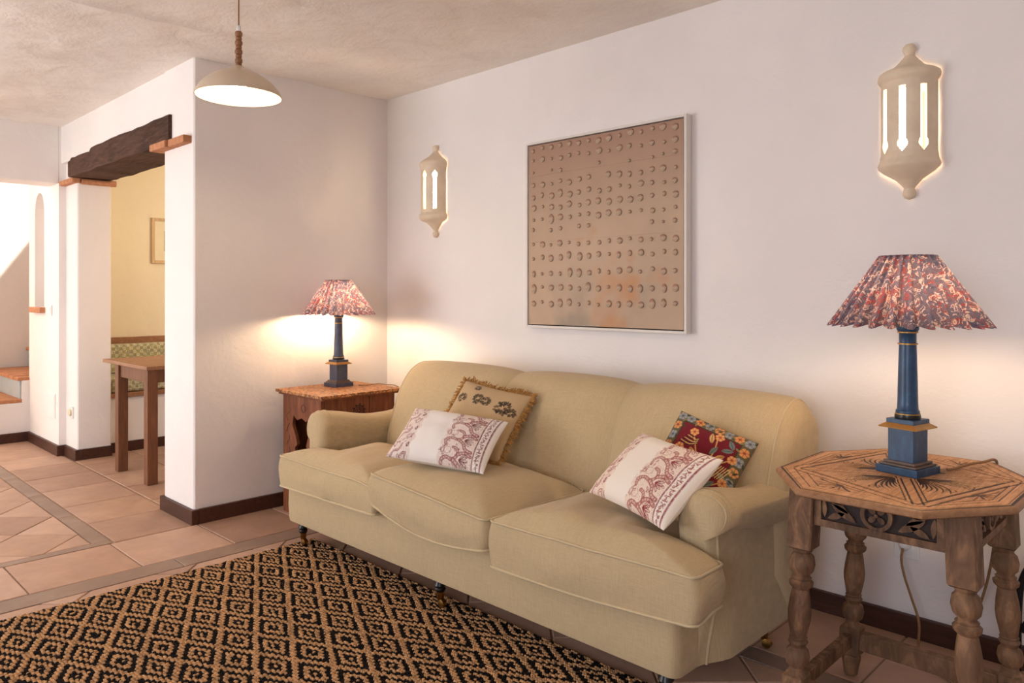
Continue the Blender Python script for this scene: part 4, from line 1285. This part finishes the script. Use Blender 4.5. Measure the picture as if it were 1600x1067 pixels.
def sconce(label, x, flip):
    """half round ceramic lantern; flip turns it upside down"""
    S = thing('wall_sconce', label, 'sconce', (x, YW, 1.826), group='ceramic wall sconces'); zs = -1 if flip else 1
    prof = [(0.278, 0.000), (0.276, 0.012), (0.268, 0.020), (0.255, 0.0225), (0.243, 0.018), (0.236, 0.0155), (0.228, 0.021), (0.214, 0.033), (0.200, 0.046), (0.188, 0.062), (0.178, 0.088), (0.170, 0.099), (0.158, 0.103), (0.148, 0.102),
            (0.140, 0.097), (0.132, 0.092), (0.05, 0.092), (-0.03, 0.092), (-0.112, 0.092), (-0.122, 0.094), (-0.135, 0.095), (-0.142, 0.098), (-0.155, 0.103), (-0.165, 0.100), (-0.180, 0.084), (-0.194, 0.062), (-0.206, 0.044), (-0.220, 0.031), (-0.230, 0.022), (-0.238, 0.0175), (-0.246, 0.021), (-0.258, 0.0225), (-0.270, 0.017), (-0.277, 0.0)]
    zz = []; rr = []
    for (za, ra), (zb_, rb) in zip(prof[:-1], prof[1:]):
        m = max(1, int(abs(za - zb_) / (0.0016 if -0.125 < zb_ < 0.12 or -0.125 < za < 0.12 else 0.005)))
        for k in range(m): zz.append(za + (zb_ - za) * k / m); rr.append(ra + (rb - ra) * k / m)
    zz.append(prof[-1][0]); rr.append(0.0)
    NA = 300; th = np.linspace(0, PI, NA); nz = len(zz)
    GAP = 0.005

    def cut(a, z):
        for k in range(3):
            d = abs(a - math.radians(45 + 43 * k)) * 0.092; w = 0
            if -0.085 < z < 0.112: w = 0.0105
            if -0.118 < z <= -0.070: w = max(w if z > -0.085 else 0, 0.0165 * math.sqrt(max(0, 1 - ((z + 0.088) / 0.021) ** 2)) if z > -0.095 else 0.0155 * max(0, (z + 0.116) / 0.021))
            if d < w: return True
        return False
    v = []; f = []
    for inner in (0, 1):
        for i in range(nz):
            for a in th:
                r = max(0.0, rr[i] - (0.008 if inner else 0)); flat = 1.0
                v.append((r * math.cos(a), -GAP - r * math.sin(a), zz[i] * zs))
    K = nz * NA; keep = np.zeros((nz - 1, NA - 1), bool)
    for i in range(nz - 1):
        zc = (zz[i] + zz[i + 1]) / 2
        for j in range(NA - 1): keep[i, j] = not (-0.12 < zc < 0.115 and cut((th[j] + th[j + 1]) / 2, zc))
    for i in range(nz - 1):
        for j in range(NA - 1):
            if not keep[i, j]: continue
            a, b_, c_, d_ = i * NA + j, i * NA + j + 1, (i + 1) * NA + j + 1, (i + 1) * NA + j
            f.append((a, b_, c_, d_)); f.append((a + K, d_ + K, c_ + K, b_ + K))
            for (di, dj, e0, e1) in ((-1, 0, a, b_), (1, 0, d_, c_), (0, -1, a, d_), (0, 1, b_, c_)):
                ii, jj = i + di, j + dj
                if ii < 0 or ii >= nz - 1 or jj < 0 or jj >= NA - 1 or not keep[ii, jj]: f.append((e0, e1, e1 + K, e0 + K))
    MB().add(v, f).build('ceramic_body', M_ceram, S, smooth=50)
    MB().box(-0.045, 0.045, -0.014, 0.0, -0.10, 0.10, 0.003).build('back_plate', M_ceram, S)
    b = MB(); b.lathe([(.010, -.118), (.018, -.110), (.021, -.09), (.021, .09), (.014, .108), (.003, .114)], 14, (0, -0.045, 0)); b.build('bulb', M_bulbs, S, smooth=179)
    return S


sconce('cream ceramic lantern sconce above the blue lamp and octagonal table', -0.862, False)
sconce('cream ceramic lantern sconce left of the picture near the corner', -3.475, True)

# ------------------------------------------------------------------ pendant lamp
px_, py_ = -2.877, 1.381
PD = thing('pendant_lamp', 'hanging dome lamp with cream shade and beaded wooden stem', 'lamp', (px_, py_, 2.0))
M_enamel = mat('cream_enamel', (214, 192, 166), 0.3, 0.03, 6)
M_bead = wood('turned_bead_wood', (120, 76, 48), (178, 128, 88), 'Z', 8, 4, 0.5)
pr = [(0.166, 0.0), (0.1655, 0.003), (0.160, 0.018), (0.150, 0.034), (0.134, 0.052), (0.110, 0.072), (0.082, 0.090), (0.052, 0.103), (0.034, 0.110), (0.024, 0.117), (0.016, 0.122)]
n = 64; v = []; f = []
for k, (sh_, lst) in enumerate(((0.0, pr), (0.0035, pr))):
    for r, z in lst:
        for i in range(n): a = 2 * PI * i / n; v.append(((r - sh_) * math.cos(a), (r - sh_) * math.sin(a), z - (sh_ * .6 if z > 0 else 0)))
m = len(pr)
for k in range(2):
    for j in range(m - 1):
        for i in range(n): f.append((k * m * n + j * n + i, k * m * n + j * n + (i + 1) % n, k * m * n + (j + 1) * n + (i + 1) % n, k * m * n + (j + 1) * n + i))
for i in range(n): f.append((i, (i + 1) % n, m * n + (i + 1) % n, m * n + i))
MB().add(v, f).build('dome_shade', M_enamel, PD, smooth=60, fix=True)
b = MB(); beads = []; z = 0.118
for k in range(8):
    hh, r = (0.0215, 0.0148) if k % 2 else (0.014, 0.0125)
    b.lathe([(r * .72, z), (r * .95, z + hh * .2), (r, z + hh * .5), (r * .95, z + hh * .8), (r * .72, z + hh)], 18); z += hh
b.build('beaded_stem', M_bead, PD, smooth=60)
b = MB(); b.lathe([(.009, z), (.008, z + .02), (.004, z + .024)], 14); b.build('cord_grip', M_white, PD, smooth=60)
b = MB(); b.tube([(0, 0, z + .02), (0, 0, CEIL - 2.0 + .02)], 0.003, 8); b.build('cord', M_cord, PD, smooth=60)
b = MB(); b.lathe([(.045, CEIL - 2.0 - .02), (.045, CEIL - 2.0 + .02)], 24); b.build('ceiling_rose', M_white, PD, smooth=40)
b = MB(); b.lathe([(.014, .112), (.014, .085), (.013, .080)], 16); b.build('bulb_holder', M_white, PD, smooth=40)
b = MB(); b.lathe([(.012, .081), (.016, .072), (.028, .052), (.031, .038), (.027, .022), (.014, .010), (.003, .008)], 18); b.build('bulb', glow('pendant_bulb', (1.0, 0.78, 0.52), 270), PD, smooth=179)

# ------------------------------------------------------------------ dining nook
DT = thing('dining_table', 'plain brown wooden dining table in the nook beyond the beam', 'table', (-5.24, 2.35, 0))
MB().box(-.545, .285, -.575, .60, .728, .752, .004).build('table_top', M_top, DT)
for lx in (-.285, .245):
    for ly in (-.535, .55):
        MB().box(lx - .032, lx + .032, ly - .032, ly + .032, 0.0, .728, .003).build('leg', M_table, DT)
for q in ((-.253, .213, -.553, -.53, .645, .728), (-.253, .213, .545, .568, .645, .728), (-.305, -.282, -.503, .518, .645, .728), (.242, .265, -.503, .518, .645, .728)):
    MB().box(*q, .002).build('apron', M_table, DT)
BN = thing('built_in_bench', 'white masonry bench with wooden edge along the nook wall', 'bench', (-6.45, 3.1, 0))
MB().box(-6.72, -6.182, 1.93, 4.5, 0, .415, .008).build('masonry_base', M_wall, BN, world=True)
MB().box(-6.72, -6.165, 1.93, 4.5, .416, .448, .004).build('seat_board', M_top, BN, world=True)
MB().box(-6.72, -6.66, 1.93, 4.5, .795, .85, .004).build('back_rail', M_top, BN, world=True)
t = NT('patterned_bench_cloth')
w1 = t.n('ShaderNodeTexVoronoi'); w1.feature = 'F1'; w1.distance = 'MANHATTAN'; w1.inputs['Scale'].default_value = 26; w1.inputs['Randomness'].default_value = 0.0
t.l(t.mapped((1, 1, 1), (0.785, 0, 0)), w1.inputs['Vector'])
c = t.ramp(w1.outputs['Distance'], [(0.12, lin((150, 156, 136))), (0.3, lin((226, 216, 182))), (0.5, lin((160, 162, 134))), (0.62, lin((232, 220, 186))), (0.85, lin((170, 158, 110)))])
c = t.mix(t.ramp(t.noise(70, 3), [(0.45, (0,) * 3), (0.6, (0.5,) * 3)]), c, lin((92, 104, 104)))
t.l(c, t.b.inputs['Base Color']); t.b.inputs['Roughness'].default_value = 0.9; M_bench = t.m


def soft(name, x0, x1, y0, y1, z0, z1, r, label, cat, group):
    b = MB(); b.box(x0, x1, y0, y1, z0, z1, r, 4)
    return tag(b.build(name, M_bench, None, smooth=60), label, cat, group)


soft('bench_cushion', -6.66, -6.20, 1.965, 3.1, .449, .560, .03, 'green patterned seat cushion lying on the masonry bench', 'cushion', 'bench cushions')
soft('bench_cushion', -6.655, -6.565, 1.965, 3.1, .562, .80, .03, 'green patterned back cushion standing against the nook wall', 'cushion', 'bench cushions')
PF = thing('framed_print', 'small framed print in pale wood on the nook wall', 'picture', (-6.72, 2.62, 1.665))
M_pale = wood('pale_frame_wood', (186, 152, 108), (220, 190, 146), 'Z', 5, 8, 0.5)
for q in ((-.178, -.152, -.195, .195), (.152, .178, -.195, .195), (-.152, .152, -.195, -.169), (-.152, .152, .169, .195)):
    MB().box(0.0, .022, *q, .003).build('frame', M_pale, PF)
MB().box(0.0, .008, -.155, .155, -.172, .172).build('mount', mat('cream_mount', (236, 224, 192), 0.8, 0.03), PF)
MB().box(0.008, .010, -.07, .07, -.085, .085).build('print', mat('aged_print', (176, 150, 104), 0.8, 0.4, 45), PF)
ND = thing('unseen_nook_lamp', 'unseen globe lamp added to light the nook', 'lamp', (-5.3, 3.3, 1.78))  # out of view, added for the warm light on the nook walls
b = MB(); b.lathe([(.01, .10), (.05, .09), (.09, .045), (.10, 0), (.09, -.045), (.05, -.09), (.01, -.10)], 20); b.build('globe', glow('globe_glass', (1.0, 0.86, 0.66), 95), ND, smooth=179)
b = MB(); b.tube([(0, 0, .09), (0, 0, CEIL - 1.78)], .004, 6); b.build('cord', M_cord, ND)

# ------------------------------------------------------------------ switches, socket, panel, niche pot, black frame
s = thing('light_switch', 'white light switch on the passage wall beside the niche', 'switch', (-6.575, 1.652, 1.083))
MB().box(-.04, .04, -.010, 0, -.042, .042, .003).build('plate', M_white, s); MB().box(-.024, .024, -.014, -.009, -.026, .026, .002).build('rocker', M_white, s)
s = thing('access_panel', 'flush white access panel low on the passage wall', 'panel', (-6.545, 1.652, .36))
MB().box(-.10, .10, -.005, 0, -.095, .095, .002).build('panel_frame', M_white, s); MB().box(-.09, .09, -.008, -.004, -.085, .085, .002).build('hatch', M_wall, s)
s = thing('wall_socket', 'white wall socket on the narrow stub wall near the nook opening', 'socket', (-6.215, 1.70, .335))
MB().box(-.04, .04, -.010, 0, -.042, .042, .003).build('plate', M_white, s)
b = MB(); b.lathe([(.024, 0), (.026, .012), (.020, .014)], 20, (0, -.009, 0), Matrix.Rotation(PI / 2, 3, 'X')); b.build('socket_ring', mat('cream_plastic', (222, 204, 170), .4, .02), s, smooth=40)
b = MB(); b.lathe([(.018, 0), (.030, .02), (.033, .05), (.022, .085), (.012, .11), (.003, .135)], 16, (-6.80, 1.70, 1.1045))
tag(b.build('niche_ornament', mat('yellow_glaze', (226, 178, 84), .4, .1), None, smooth=60), 'small yellow ornament standing in the arched niche', 'ornament')
BF = thing('black_metal_stand', 'curved black metal frame at the right edge behind the octagonal table', 'stand', (-0.47, 2.74, 0))
b = MB(); b.tube(catmull([(-.40, 2.74, .44), (-.44, 2.74, .425), (-.475, 2.74, .39), (-.498, 2.74, .33), (-.506, 2.74, .25), (-.508, 2.74, .12), (-.508, 2.74, 0.0)], 6), 0.0105, 10); b.build('curved_bar', M_iron, BF, smooth=60, world=True)
b = MB(); b.tube([(-.40, 2.73, .36), (-.455, 2.73, .27), (-.497, 2.735, .185)], 0.010, 10); b.build('brace', M_iron, BF, smooth=60, world=True)
b = MB(); b.tube(catmull([(-.40, 2.74, .44), (-.36, 2.74, .425), (-.325, 2.74, .39), (-.302, 2.74, .33), (-.294, 2.74, .25), (-.292, 2.74, .12), (-.292, 2.74, 0.0)], 6), 0.0105, 10); b.build('curved_bar', M_iron, BF, smooth=60, world=True)
